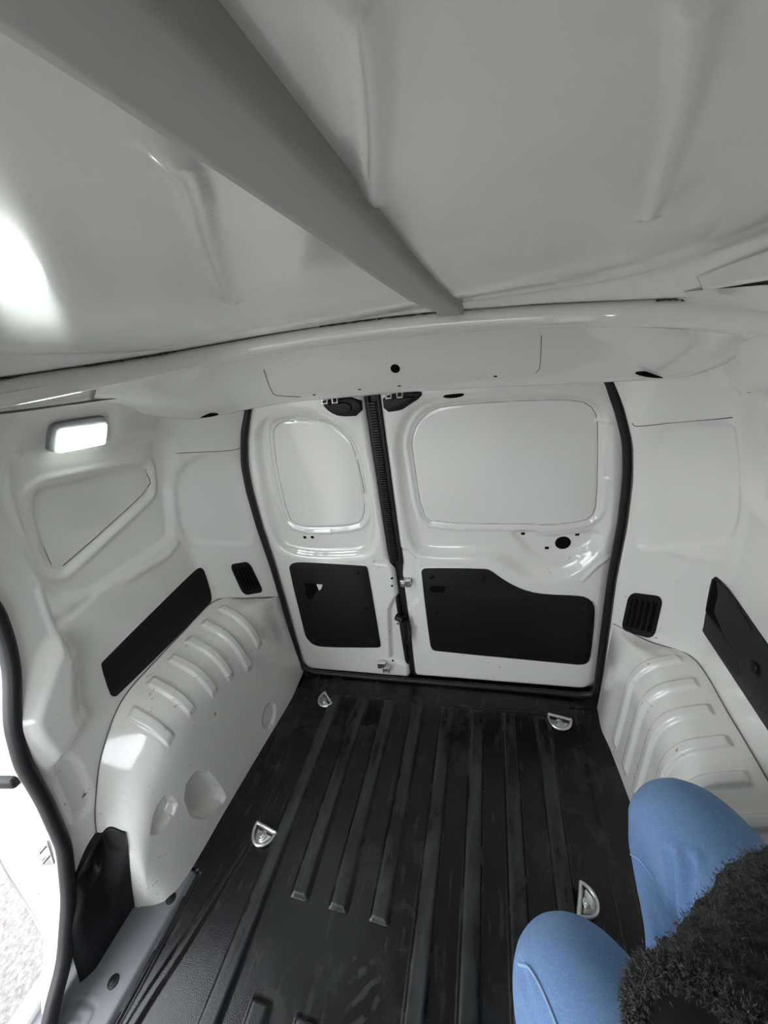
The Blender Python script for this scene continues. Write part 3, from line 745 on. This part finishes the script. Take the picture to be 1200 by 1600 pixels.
header = grid_obj('header_panel', np.stack(rows, 0), WHITE, trim_1)
HP = np.stack(rows, 0)
hbv = BVHTree.FromPolygons([tuple(v__.co) for v__ in header.data.vertices], [tuple(p_.vertices) for p_ in header.data.polygons])
def hdr_hit(px):
    h_ = hbv.ray_cast(Vector(CAM), Vector(ray(px)))
    if h_[0] is None:
        d = ray(px); v_ = HP[:24].reshape(-1, 3)-CAM; t_ = v_@d; i = int(np.argmin(np.linalg.norm(v_-t_[:,None]*d, axis=1))); return CAM+d*t_[i], -d
    n_ = np.array(h_[1]); return np.array(h_[0]), (n_ if n_.dot(ray(px)) < 0 else -n_)
def on_header(px): return hdr_hit(px)[0]
def hdr_seam(pxs, r=.001): seam(catmull([on_header(q) for q in pxs], 6), r, trim_1)
hdr_seam([(412,577),(418,595),(424,610),(430,617),(445,619),(470,620)], .0013)
hdr_seam([(846,524),(845,552),(843,575),(836,583)], .0009)
def hdr_hole(px, r, ry=None):
    c, n = hdr_hit(px)
    u = np.array([1., 0, 0]); u -= n*u.dot(n); u /= np.linalg.norm(u); v_ = np.cross(n, u)
    mesh_obj('punched_hole', *plate_data(circle(0, 0, r, 18, ry or r), lambda a, b, h: c+u*a+v_*b+n*h, .0025, .0006, -.0015), SLOT, trim_1)
hdr_hole((617.5,576), .0125)
for px, rz_ in (((322,649), .10), ((1020,585.5), -.10)):
    c = on_header(px)-ray(px)*.003; u = RT*math.cos(rz_)+UP*math.sin(rz_); v2 = np.array([0, 0, 1.])
    mesh_obj('pillar_slit', *plate_data(circle(0, 0, .038, 20, .0062), lambda a, b, h: c+u*a+v2*b-ray(px)*h, .002, .0006, -.001), SLOT, trim_1)
for px in ((562,608.5), (624,603), (774,588), (491,617)): hdr_hole(px, .005, .0022)
for px in ((531,562), (567,556.5), (603,552), (463,571)):
    c, n = hdr_hit(px); u = np.array([1., 0, 0]); u -= n*u.dot(n); u /= np.linalg.norm(u); v_ = np.cross(n, u)
    mesh_obj('weld_spot', *plate_data(circle(0, 0, .004, 10), lambda a, b, h: c+u*a+v_*b+n*h, .0014, .0006, -.0004), WHITE, trim_1)
# dark sealing foam squeezed between roof skin and lip
def foam(pxs, r, name='foam_bead'):
    pts = []
    for k, q in enumerate(catmull(np.array(pxs, float), 8)):
        d = ray(q); v_ = np.stack([TP[:,0]+N2[:,0]*.012, TP[:,1]+N2[:,1]*.012, TZ+.028], 1)-CAM; hx = np.abs(d[0]*v_[:,1]-d[1]*v_[:,0])/np.linalg.norm(v_[:,:2], axis=1)
        hx[(v_[:,0]*d[0]+v_[:,1]*d[1]) < 0] = 9; i = int(np.argmin(hx)); p_ = v_[i]+CAM; p_[2] += .002*math.sin(k*2.3); pts.append(p_)
    o = tube(name, pts, [r*(1+.25*math.sin(3.1*k)) for k in range(len(pts))], FOAM, ceiling, seg=8); return o
foam([(135,583),(165,575),(205,568),(240,557),(270,552)], .008); foam([(505,513),(560,508),(620,502),(700,491)], .006); foam([(1030,460),(1055,456),(1085,460)], .009); foam([(0,607),(38,600)], .008)
# folded white bracket at the right of the roof
br = [at_x(q, .50) for q in [(1085,432),(1210,386),(1210,436),(1096,455)]]
mb = MB(); V = br+[q+np.array([.06, .02, .0]) for q in br]; mb.add(V, [(0,3,2,1),(4,5,6,7),(0,1,5,4),(1,2,6,5),(2,3,7,6),(3,0,4,7)]); mb.obj('roof_bracket', ROOFW, ceiling, bevel=.004)
# lower flanges of the lip at both sides
for sgn, pxs in ((-1, [(-40,645),(60,634),(150,622),(205,615),(225,609),(240,602),(252,600)]), (1, [(1078,508),(1090,516),(1102,518),(1150,513),(1240,507)])):
    pp = [np.array([0,0,0.])]*0
    for q in pxs:
        y_, z_ = on_wall(q, sgn); pp.append(wall_pt(sgn, y_, z_, .006))
    tube('flange_edge', catmull(pp, 6), .0022, LINE, trim_1, seg=6)

# ================================================================== fixtures
# interior lamp
LMM, t, b = mat('frosted_lamp_lens', (.9, .95, .92), .3)
b.inputs['Emission Color'].default_value = (.93, 1.0, .95, 1); b.inputs['Emission Strength'].default_value = 4.0
LGREY = plastic('grey_lamp_plastic', (.20, .203, .20), .45, .1)
dc = on_wall((122,679), -1)
lamp = thing('interior_light', 'lit rectangular interior lamp in a grey housing high on the wall', 'lamp', wall_pt(-1, dc[0], dc[1]))
def quad_map(pts4):   # corners order: (0,0),(1,0),(1,1),(0,1)
    q = [np.array(a) for a in pts4]
    n = np.cross(q[1]-q[0], q[3]-q[0]); n /= np.linalg.norm(n)
    if n.dot(CAM-q[0]) < 0: n = -n
    return lambda a, b, h: q[0]*(1-a)*(1-b)+q[1]*a*(1-b)+q[2]*a*b+q[3]*(1-a)*b+n*h
def wq(side, pxs, h=0.): return [wall_pt(side, *on_wall(q, side), h) for q in pxs]
qm = quad_map(wq(-1, [(70,707),(166,690),(164,647),(76,660)]))
mesh_obj('lamp_housing', *plate_data(chaikin(rrect(0, 1, 0, 1, .16, 3), 1), qm, .020, .008, -.014), LGREY, lamp, True, 40)
qm2 = quad_map(wq(-1, [(85,704),(159,690),(162,659),(87,669)]))
mesh_obj('lamp_lens', *plate_data(rrect(0, 1, 0, 1, .07, 3), qm2, .010, .004, .0), LMM, lamp, True, 40)

# vents
def vent(side, pxs, label, nsl=5):
    q = wq(side, pxs); c = sum(q)/4; g = thing('vent_grille', label, 'vent', c, 'slatted vents on the rear pillars'); f = quad_map(q)
    mesh_obj('frame', *plate_data(rrect(0, 1, 0, 1, .2, 4), f, .006, .003, -.003), BLACK, g, True, 40)
    for k in range(nsl):
        u0 = .17+.68*k/(nsl-1); mesh_obj('slot', *plate_data(rrect(u0-.035, u0+.035, .16, .84, .02, 2), f, .001, .0004, .0028), SLOT, g)
    for k in range(nsl-1):
        u0 = .17+.68*(k+.5)/(nsl-1); mesh_obj('slat', *plate_data(rrect(u0-.035, u0+.035, .13, .87, .03, 2), f, .006, .003, .002), BLACK, g, True, 40)
vent(-1, [(380,930),(412,925),(389,877),(358,882)], 'black slatted vent grille above the arch beside the narrow rear door')
vent(1, [(971,984),(1022,999),(1038,932),(984,925)], 'black slatted vent grille above the arch beside the wide rear door')

# black boards on the side walls
GREYB = plastic('dark_grey_plastic', (.022, .022, .022), .5)
def wall_board(side, pxs, label, name, t_=.006, n=1, m=PANEL):
    pl = chaikin(np.array([on_wall(q, side) for q in pxs]), n); c = pl.mean(0); g = thing(name, label, 'trim panel', wall_pt(side, *c))
    plate('board', pl, wall_map(side), t_, .002, m, g, -.002); return g
g = wall_board(-1, [(157,1040),(160,1033),(306,890),(314,886),(320,893),(331,932),(328,944),(184,1086),(177,1089),(171,1084)], 'slim black cover board on the wall beneath the blank triangular window', 'wall_board')
for px in ((221,985), (178,1076)):
    a, b_ = on_wall(px, -1); screw('screw', wall_map(-1, .004), a, b_, .012, g)
g = wall_board(1, [(1114,905),(1118,900),(1124,905),(1300,1150),(1300,1290),(1102,992),(1099,982)], 'black plastic wall board with a deep storage pocket and a knob', 'pocket_board', m=GREYB)
pl = chaikin(np.array([on_wall(z7(q), 1) for q in [(862,100),(880,92),(1112,400),(1114,430),(1076,610),(1060,615),(1035,580),(830,310),(826,290)]]), 1)
plate('pocket_opening', pl, wall_map(1), .0012, .0004, SLOT, g, .0042)
mesh_obj('pocket_lip', *tube_data([wall_pt(1, a, b, .004) for a, b in pl], .003, closed=True, seg=6), PANEL, g)
mesh_obj('fold', *plate_data(np.array([on_wall(z7(q), 1) for q in [(830,310),(1035,580),(1062,622),(1040,700),(1020,715),(805,420)]]), wall_map(1), .006, .002, .002), GREYB, g, True, 40)
a, b_ = on_wall(z7((1150,655)), 1); mb = MB(); f = wall_map(1, .004)
mb.add(*plate_data(circle(a, b_, .020, 20), f, .004, .002)); mb.add(*plate_data(circle(a, b_, .012, 16), f, .010, .003)); mb.obj('knob', BLACK, g)
a, b_ = on_wall((1199,700), 1); plate('dark_slot', rrect(a-.03, a+.006, b_-.03, b_+.03, .004), wall_map(1, relief_at(1, a, b_)), .002, .0006, SLOT, wall_right, -.0005)

# tie-down rings
def tie_ring():
    g = bpy.data.objects.new('tie_down_ring', None); C.objects.link(g); g.empty_display_size = .03
    D = [(-.036, .018)]+[(.036*math.cos(math.pi+math.pi*k/18), .018+.040*math.sin(math.pi+math.pi*k/18)*1.0) for k in range(1, 18)]+[(.036, .018)]
    D = np.array(D); f = lambda a, b, h: np.array([a, b, h])
    mb = MB(); V, F = plate_data(D, f, .004, .0015); mb.add(V, F); mb.add(*plate_data(inset(D, .007), f, .006, .003)); mb.obj('base_plate', STEEL, g)
    R = catmull(np.array([(-.034, .020, .010)]+[(.035*math.cos(math.pi+math.pi*k/8), .017+.040*math.sin(math.pi+math.pi*k/8), .010) for k in range(9)]+[(.034, .020, .010)]), 4)
    mb = MB(); mb.tube(R, .0042, seg=10); mb.tube([(-.036, .020, .010), (.036, .020, .010)], .0048, seg=10); mb.obj('ring', STEEL, g)
    mb = MB(); mb.add(*plate_data(circle(0, .001, .0125, 20), f, .009, .002)); mb.add(*plate_data(circle(0, .001, .0075, 6), f, .012, .001)); mb.obj('bolt', STEEL, g)
    return g
proto = tie_ring()
def dup(root):
    r = root.copy(); C.objects.link(r)
    for ch in list(root.children):
        c = ch.copy(); C.objects.link(c); c.parent = r
    return r
for i, (px, rz, sc, lab) in enumerate((((411,1308), -10, 1.12, 'steel tie-down ring on the floor between the wheel arch and the short ribs'),
        ((507,1097), -42, 1.0, 'steel tie-down ring at the floor corner below the narrow rear door'),
        ((874,1132), -8, 1.12, 'steel tie-down ring at the floor corner below the wide rear door'),
        ((918,1413), 75, 1.0, 'steel tie-down ring on the floor half hidden behind the denim knee'))):
    o = proto if i == 0 else dup(proto); q = at_z(px); o.location = (q[0], q[1], .001); o.rotation_euler = (0, 0, math.radians(rz)); o.scale = (sc,)*3
    tag(o, lab, 'tie-down ring', 'tie-down rings on the load floor')

# ================================================================== outside
GR, t, b = mat('pale_gravel_paving', (.62, .58, .55), .85)
v = objco(t); n1 = noise(t, 60, 5, v, .7); n2 = noise(t, 6, 3, v)
t.links.new(mixc(t, ramp(t, n1, .35, .7), mixc(t, n2, (.11,.10,.095), (.15,.137,.13)), (.27,.257,.25)), b.inputs['Base Color']); bump(t, b, n1, .8, .02)
nx, ny = 160, 160
gx = np.linspace(-14, 14, nx)[:,None]*np.ones((1, ny)); gy = np.linspace(-14, 14, ny)[None,:]*np.ones((nx, 1))
ground = grid_obj('ground', np.stack([gx, gy, -.55+.006*np.sin(gx*1.3)*np.cos(gy*1.1)], -1), GR); tag(ground, 'pale gravelly paving outside the van', kind='structure')

# ================================================================== the photographer
DEN, t, b = mat('blue_denim', (.16, .30, .56), .85)
v = objco(t); vd = objco(t, (1, 1, 1), (.3, .5, .8)); tw = nd(t, 'ShaderNodeTexWave'); tw.inputs['Scale'].default_value = 260; tw.inputs['Distortion'].default_value = 3.; tw.inputs['Detail'].default_value = 2
t.links.new(vd, tw.inputs['Vector'])
slub = noise(t, 420, 4, objco(t, (1, 1, .35), (.5, .2, .3)), .7)
c_ = mixc(t, noise(t, 7, 3, v), (.115, .235, .47), (.15, .29, .54)); c_ = mixc(t, mathn(t, 'MULTIPLY', ramp(t, slub, .40, .80), .55), c_, (.30, .45, .70))
t.links.new(c_, b.inputs['Base Color']); bump(t, b, mathn(t, 'ADD', tw.outputs['Fac'], slub), .35, .002)
b.inputs['Sheen Weight'].default_value = .15
WOOL, t, b = mat('black_wool', (.02, .021, .022), .95); v = objco(t); nz_ = noise(t, 90, 5, v, .7)
t.links.new(mixc(t, ramp(t, nz_, .4, .75), (.014, .015, .016), (.085, .087, .087)), b.inputs['Base Color']); bump(t, b, nz_, 1., .01)
FUZZ, _, _ = mat('wool_fibre', (.085, .087, .086), .9)
SHIRT, _, _ = mat('black_jersey', (.006, .006, .007), .9, spec=.2)
SKIN, _, b = mat('skin', (.55, .36, .28), .5); HAIR, _, _ = mat('brown_hair', (.06, .035, .02), .6)
LEATH, _, _ = mat('dark_shoe_leather', (.03, .028, .027), .5)
def skin_remesh(name, tubes, blobs, vox, m, parent, smooth=6):
    mb = MB()
    for pts, r in tubes:
        P = catmull(np.array(pts, float), 8); rr_ = np.interp(np.linspace(0, len(r)-1, len(P)), range(len(r)), r); mb.tube(P, rr_, seg=24)
    for c, d, R in blobs:
        V = []; F = []; nu, nv = 24, 14
        for j in range(nv+1):
            ph = math.pi*j/nv
            for k in range(nu): th = 2*math.pi*k/nu; q = np.array([math.sin(ph)*math.cos(th), math.sin(ph)*math.sin(th), math.cos(ph)])*d; V.append(np.array(c)+(R@q if R is not None else q))
        for j in range(nv):
            for k in range(nu): l = (k+1) % nu; F.append((j*nu+k, (j+1)*nu+k, (j+1)*nu+l, j*nu+l))
        mb.add(V, F)
    o = mesh_obj(name+'_raw', mb.V, mb.F, m); md = o.modifiers.new('r', 'REMESH'); md.mode = 'VOXEL'; md.voxel_size = vox
    ms = o.modifiers.new('s', 'SMOOTH'); ms.iterations = smooth; ms.factor = .5
    dg = bpy.context.evaluated_depsgraph_get(); me = bpy.data.meshes.new_from_object(o.evaluated_get(dg)); bpy.data.objects.remove(o)
    me.name = name; me.polygons.foreach_set('use_smooth', [True]*len(me.polygons)); me.materials.clear(); me.materials.append(m)
    r = bpy.data.objects.new(name, me); link(r, parent); r.location = -parent.location; return r
HIP = np.array([.615, .425, .575])
KN1, KN2 = np.array([.585, .840, .50]), np.array([.358, .598, .50])
AN1, AN2 = np.array([.60, .62, .09]), np.array([.38, .40, .09])
person = thing('person', 'person in blue jeans and a fuzzy black cardigan sitting with knees bent', 'person', (HIP[0], HIP[1], 0))
H1, H2 = np.array([.668, .515, .575]), np.array([.555, .335, .575])
def leg(H, K, A):
    up = np.array([0, 0, .012]); return ([H, H*.6+K*.4+up, H*.25+K*.75+up*.8, K+[0,0,.002], K*.8+A*.2-(H-K)*.06, K*.5+A*.5, A], [.105,.106,.098,.088,.080,.072,.065])
SH1, SH2, NECK = np.array([.635, .49, 1.01]), np.array([.52, .25, 1.03]), np.array([.545, .375, 1.08])
CUF = at_z((1150,1716), .80); ELB1 = at_z((1290,1470), .67); HAND1 = CUF+(CUF-ELB1)/np.linalg.norm(CUF-ELB1)*.13
ELB2 = np.array([.40, .08, .80]); HAND2 = np.array([.430, .300, .735])
def hand(Hd, aim, spread, flip):
    """palm plus five separate bent fingers and a thumb leaving the side of the palm"""
    a = aim/np.linalg.norm(aim); s_ = spread-a*spread.dot(a); s_ /= np.linalg.norm(s_); n_ = np.cross(a, s_)*flip; out = []
    out.append(([Hd-a*.05, Hd, Hd+a*.04, Hd+a*.075], [.027,.030,.037,.034]))
    for k, L in enumerate((.066,.078,.074,.058)):
        b0 = Hd+a*.066+s_*(.033-.022*k); out.append(([b0, b0+a*L*.45+n_*.004, b0+a*L*.75+n_*.018, b0+a*L*.85+n_*.036], [.0095,.009,.0085,.0075]))
    b0 = Hd+a*.015+s_*.030; out.append(([b0, b0+s_*.022+a*.02, b0+s_*.028+a*.045+n_*.012, b0+s_*.022+a*.06+n_*.024], [.012,.011,.010,.008]))
    return out
HEAD = np.array([.500, .40, 1.225])
body = skin_remesh('body', [([HIP, HIP*.5+NECK*.5, NECK, HEAD-[0,0,.02]], [.11,.11,.055,.055]),
    ([SH1*.4+NECK*.6, SH1, SH1*.5+ELB1*.5, ELB1, ELB1*.3+CUF*.7, CUF*.6+HAND1*.4, HAND1], [.05,.05,.043,.038,.034,.032,.026]),
    ([SH2*.4+NECK*.6, SH2, SH2*.5+ELB2*.5, ELB2, ELB2*.5+HAND2*.5, HAND2], [.05,.05,.043,.038,.034,.026]),
    ([H1, KN1, AN1], [.08,.055,.04]), ([H2, KN2, AN2], [.08,.055,.04]),
    ([HEAD+[-.075,.075,-.005], HEAD+[-.083,.083,-.020]], [.010,.014])]
    +hand(HAND1, CUF-ELB1, np.array([0, 0, 1.]), 1)+hand(HAND2, np.array([-.25, .9, -.15]), np.array([1., 0, 0]), -1),
    [(HEAD, np.array([.078,.092,.112]), Matrix.Rotation(math.radians(45), 3, 'Z').to_3x3() and np.array(Matrix.Rotation(math.radians(45), 3, 'Z'))), (HEAD+[.06,.06,-.005], np.array([.012,.012,.03]), None), (HEAD+[-.06,-.06,-.005], np.array([.012,.012,.03]), None)], .004, SKIN, person, 3)
FD = np.array([-.707, .707, 0]); SD = np.array([.707, .707, 0])
EYE, _, _ = mat('eye_white', (.8, .8, .78), .2); IRIS, _, _ = mat('iris', (.03, .02, .015), .2); LIPM, _, _ = mat('lips', (.45, .17, .15), .5)
def ball(name, c, r, m, sc=(1,1,1)):
    P_ = np.array([[np.array(c)+r*np.array([math.sin(math.pi*j/8)*math.cos(2*math.pi*k/12)*sc[0], math.sin(math.pi*j/8)*math.sin(2*math.pi*k/12)*sc[1], math.cos(math.pi*j/8)*sc[2]]) for k in range(13)] for j in range(9)])
    return grid_obj(name, P_, m, person)
for sg in (-1, 1):
    ball('eye', HEAD+FD*.078+SD*sg*.031+[0,0,.004], .013, EYE); ball('iris', HEAD+FD*.087+SD*sg*.031+[0,0,.004], .006, IRIS)
ball('mouth', HEAD+FD*.082+[0,0,-.058], .020, LIPM, (1,1,.35))
hair = skin_remesh('hair', [([HEAD-FD*.06+[0,0,.03], HEAD-FD*.095+[0,0,-.06], HEAD-FD*.085+[0,0,-.17]], [.08,.07,.05])], [(HEAD-FD*.018+[0,0,.028], np.array([.090,.098,.100]), None)], .008, HAIR, person)
jeans = skin_remesh('jeans', [leg(H1, KN1, AN1), leg(H2, KN2, AN2)], [((H1+H2)/2, np.array([.13,.15,.115]), None)], .009, DEN, person)
me = jeans.data; co = np.empty(len(me.vertices)*3); me.vertices.foreach_get('co', co); co = co.reshape(-1, 3); no = np.empty(len(co)*3); me.vertices.foreach_get('normal', no); no = no.reshape(-1, 3)
for K, A, H in ((KN1, AN1, H1), (KN2, AN2, H2)):      # soft creases behind the knee
    ax = (H-K)/np.linalg.norm(H-K); s_ = (co-K)@ax; side = np.cross(ax, [0, 0, 1]); u_ = (co-K)@side; w_ = co[:,2]-K[2]
    near = np.exp(-((s_-.10)/.10)**2)*np.exp(-(np.maximum(np.abs(u_)-.09, 0)/.02)**2)
    co += no*(near*.005*np.sin(46*s_+34*w_+10*np.sin(18*u_)))[:,None]*ss(.05, -.03, w_)[:,None]
bv = BVHTree.FromPolygons([tuple(q) for q in co], [tuple(p_.vertices) for p_ in me.polygons])
def on_jeans(pxs):
    out_ = []
    for q in catmull(np.array(pxs, float), 5):
        h_ = bv.ray_cast(Vector(CAM), Vector(ray(q)))
        if h_[0] is not None: out_.append(np.array(h_[0]))
    return out_
for pxs, dep, wd in (([(1048,1338),(1052,1390),(1058,1440)], .012, .012), ([(1079,1350),(1077,1400),(1080,1450)], .012, .012), ([(986,1255),(992,1290),(984,1330)], .005, .012), ([(813,1512),(824,1555),(840,1610)], .007, .014), ([(1020,1420),(1034,1470),(1040,1500)], .006, .012)):
    L3 = on_jeans(pxs)
    if len(L3) < 2: continue
    dmin = np.min(np.linalg.norm(co[:,None,:]-np.array(L3)[None], axis=2), axis=1)
    co += no*(-dep*bead(dmin, wd)+.35*dep*bead(np.abs(dmin-wd*1.3), wd*.8))[:,None]
me.vertices.foreach_set('co', co.reshape(-1)); me.update()
bv = BVHTree.FromPolygons([tuple(q) for q in co], [tuple(p_.vertices) for p_ in me.polygons])
STITCH, _, _ = mat('denim_stitching', (.30, .44, .66), .9)
for pxs in ([(984,1334),(1000,1344),(1022,1372),(1046,1412),(1068,1446),(1084,1472)], [(811,1507),(826,1512),(840,1532),(856,1566),(872,1606)]):
    pp = []
    for q in catmull(np.array(pxs, float), 6):
        h_ = bv.ray_cast(Vector(CAM), Vector(ray(q)))
        if h_[0] is not None: pp.append(np.array(h_[0])+np.array(h_[1])*.0008)
    if len(pp) > 3:
        pp = np.array(pp); keep = [pp[0]]
        for q in pp[1:]:
            if np.linalg.norm(q-keep[-1]) < .06: keep.append(q)
        if len(keep) > 3: tube('stitched_seam', keep, .0022, STITCH, jeans, seg=6).location = (0, 0, 0)
for A in (AN1, AN2):
    skin_remesh('shoe', [([A+[.03,-.03,-.03], A+FD*.05+[0,0,-.045], A+FD*.14+[0,0,-.055], A+FD*.17+[0,0,-.058]], [.05,.042,.036,.028])], [], .008, LEATH, person)
cub = [HIP+[0,0,.02], HIP*.6+NECK*.4+[0,0,.02], HIP*.25+NECK*.75, NECK-[0,0,.03]]
ax = CUF-ELB1; ax /= np.linalg.norm(ax)
card = skin_remesh('cardigan', [(cub, [.15,.15,.135,.075]), ([NECK-[0,0,.06], SH1, SH1*.45+ELB1*.55, ELB1, ELB1*.5+CUF*.5, CUF], [.085,.085,.082,.085,.082,.078]),
    ([NECK-[0,0,.06], SH2, SH2*.45+ELB2*.55, ELB2, ELB2*.3+HAND2*.7], [.085,.085,.08,.075,.062])], [], .008, WOOL, person, 4)
me = card.data; n = len(me.vertices); co = np.empty(n*3); me.vertices.foreach_get('co', co); co = co.reshape(-1, 3); no = np.empty(n*3); me.vertices.foreach_get('normal', no); no = no.reshape(-1, 3)
dsp = np.array([.007*mnoise.noise(Vector(q)*45)+.004*mnoise.noise(Vector(q)*110) for q in co]); co2 = co+no*dsp[:,None]; me.vertices.foreach_set('co', co2.reshape(-1)); me.update()
# dark inside of the wide cuff
u = np.cross(ax, [0, 0, 1]); u /= np.linalg.norm(u); v_ = np.cross(ax, u)
plate('cuff_lining', circle(0, 0, .068, 28), lambda a, b, h: CUF+ax*(.006+h)+u*a+v_*b, .004, .001, SHIRT, person)
hem = tube('cuff_hem', [CUF+ax*.006+u*.074*math.cos(t_)+v_*.074*math.sin(t_) for t_ in np.linspace(0, 2*math.pi, 40)[:-1]], .008, WOOL, person, closed=True, seg=10)
hv = np.array([tuple(v__.co) for v__ in hem.data.vertices]); hn = np.array([tuple(v__.normal) for v__ in hem.data.vertices]); rp = 40
co2 = np.vstack([co2, np.repeat(hv, rp, 0)]); no = np.vstack([no, np.repeat(hn, rp, 0)])
pick = rng.integers(0, len(co2), 120000); base = co2[pick]+rng.normal(0, .003, (120000, 3)); dirn = no[pick]+rng.normal(0, .9, (120000, 3)); dirn /= np.linalg.norm(dirn, axis=1)[:,None]
keepm = np.linalg.norm(base-ELB1, axis=1) < .42; base, dirn = base[keepm], dirn[keepm]; nb = len(base)
L = rng.uniform(.0025, .006, nb)[:,None]; sd = np.cross(dirn, rng.normal(0, 1, (nb, 3))); sd /= np.linalg.norm(sd, axis=1)[:,None]
V = np.stack([base-sd*.0007, base+sd*.0007, base+dirn*L+sd*.25*L], 1).reshape(-1, 3)
me2 = bpy.data.meshes.new('wool_fuzz'); me2.from_pydata(V.tolist(), [], np.arange(3*nb).reshape(-1, 3).tolist()); me2.materials.append(FUZZ)
fz = bpy.data.objects.new('wool_fuzz', me2); link(fz, card); fz['kind'] = 'stuff'

for o in list(bpy.data.objects):
    if '_w' in o: del o['_w']
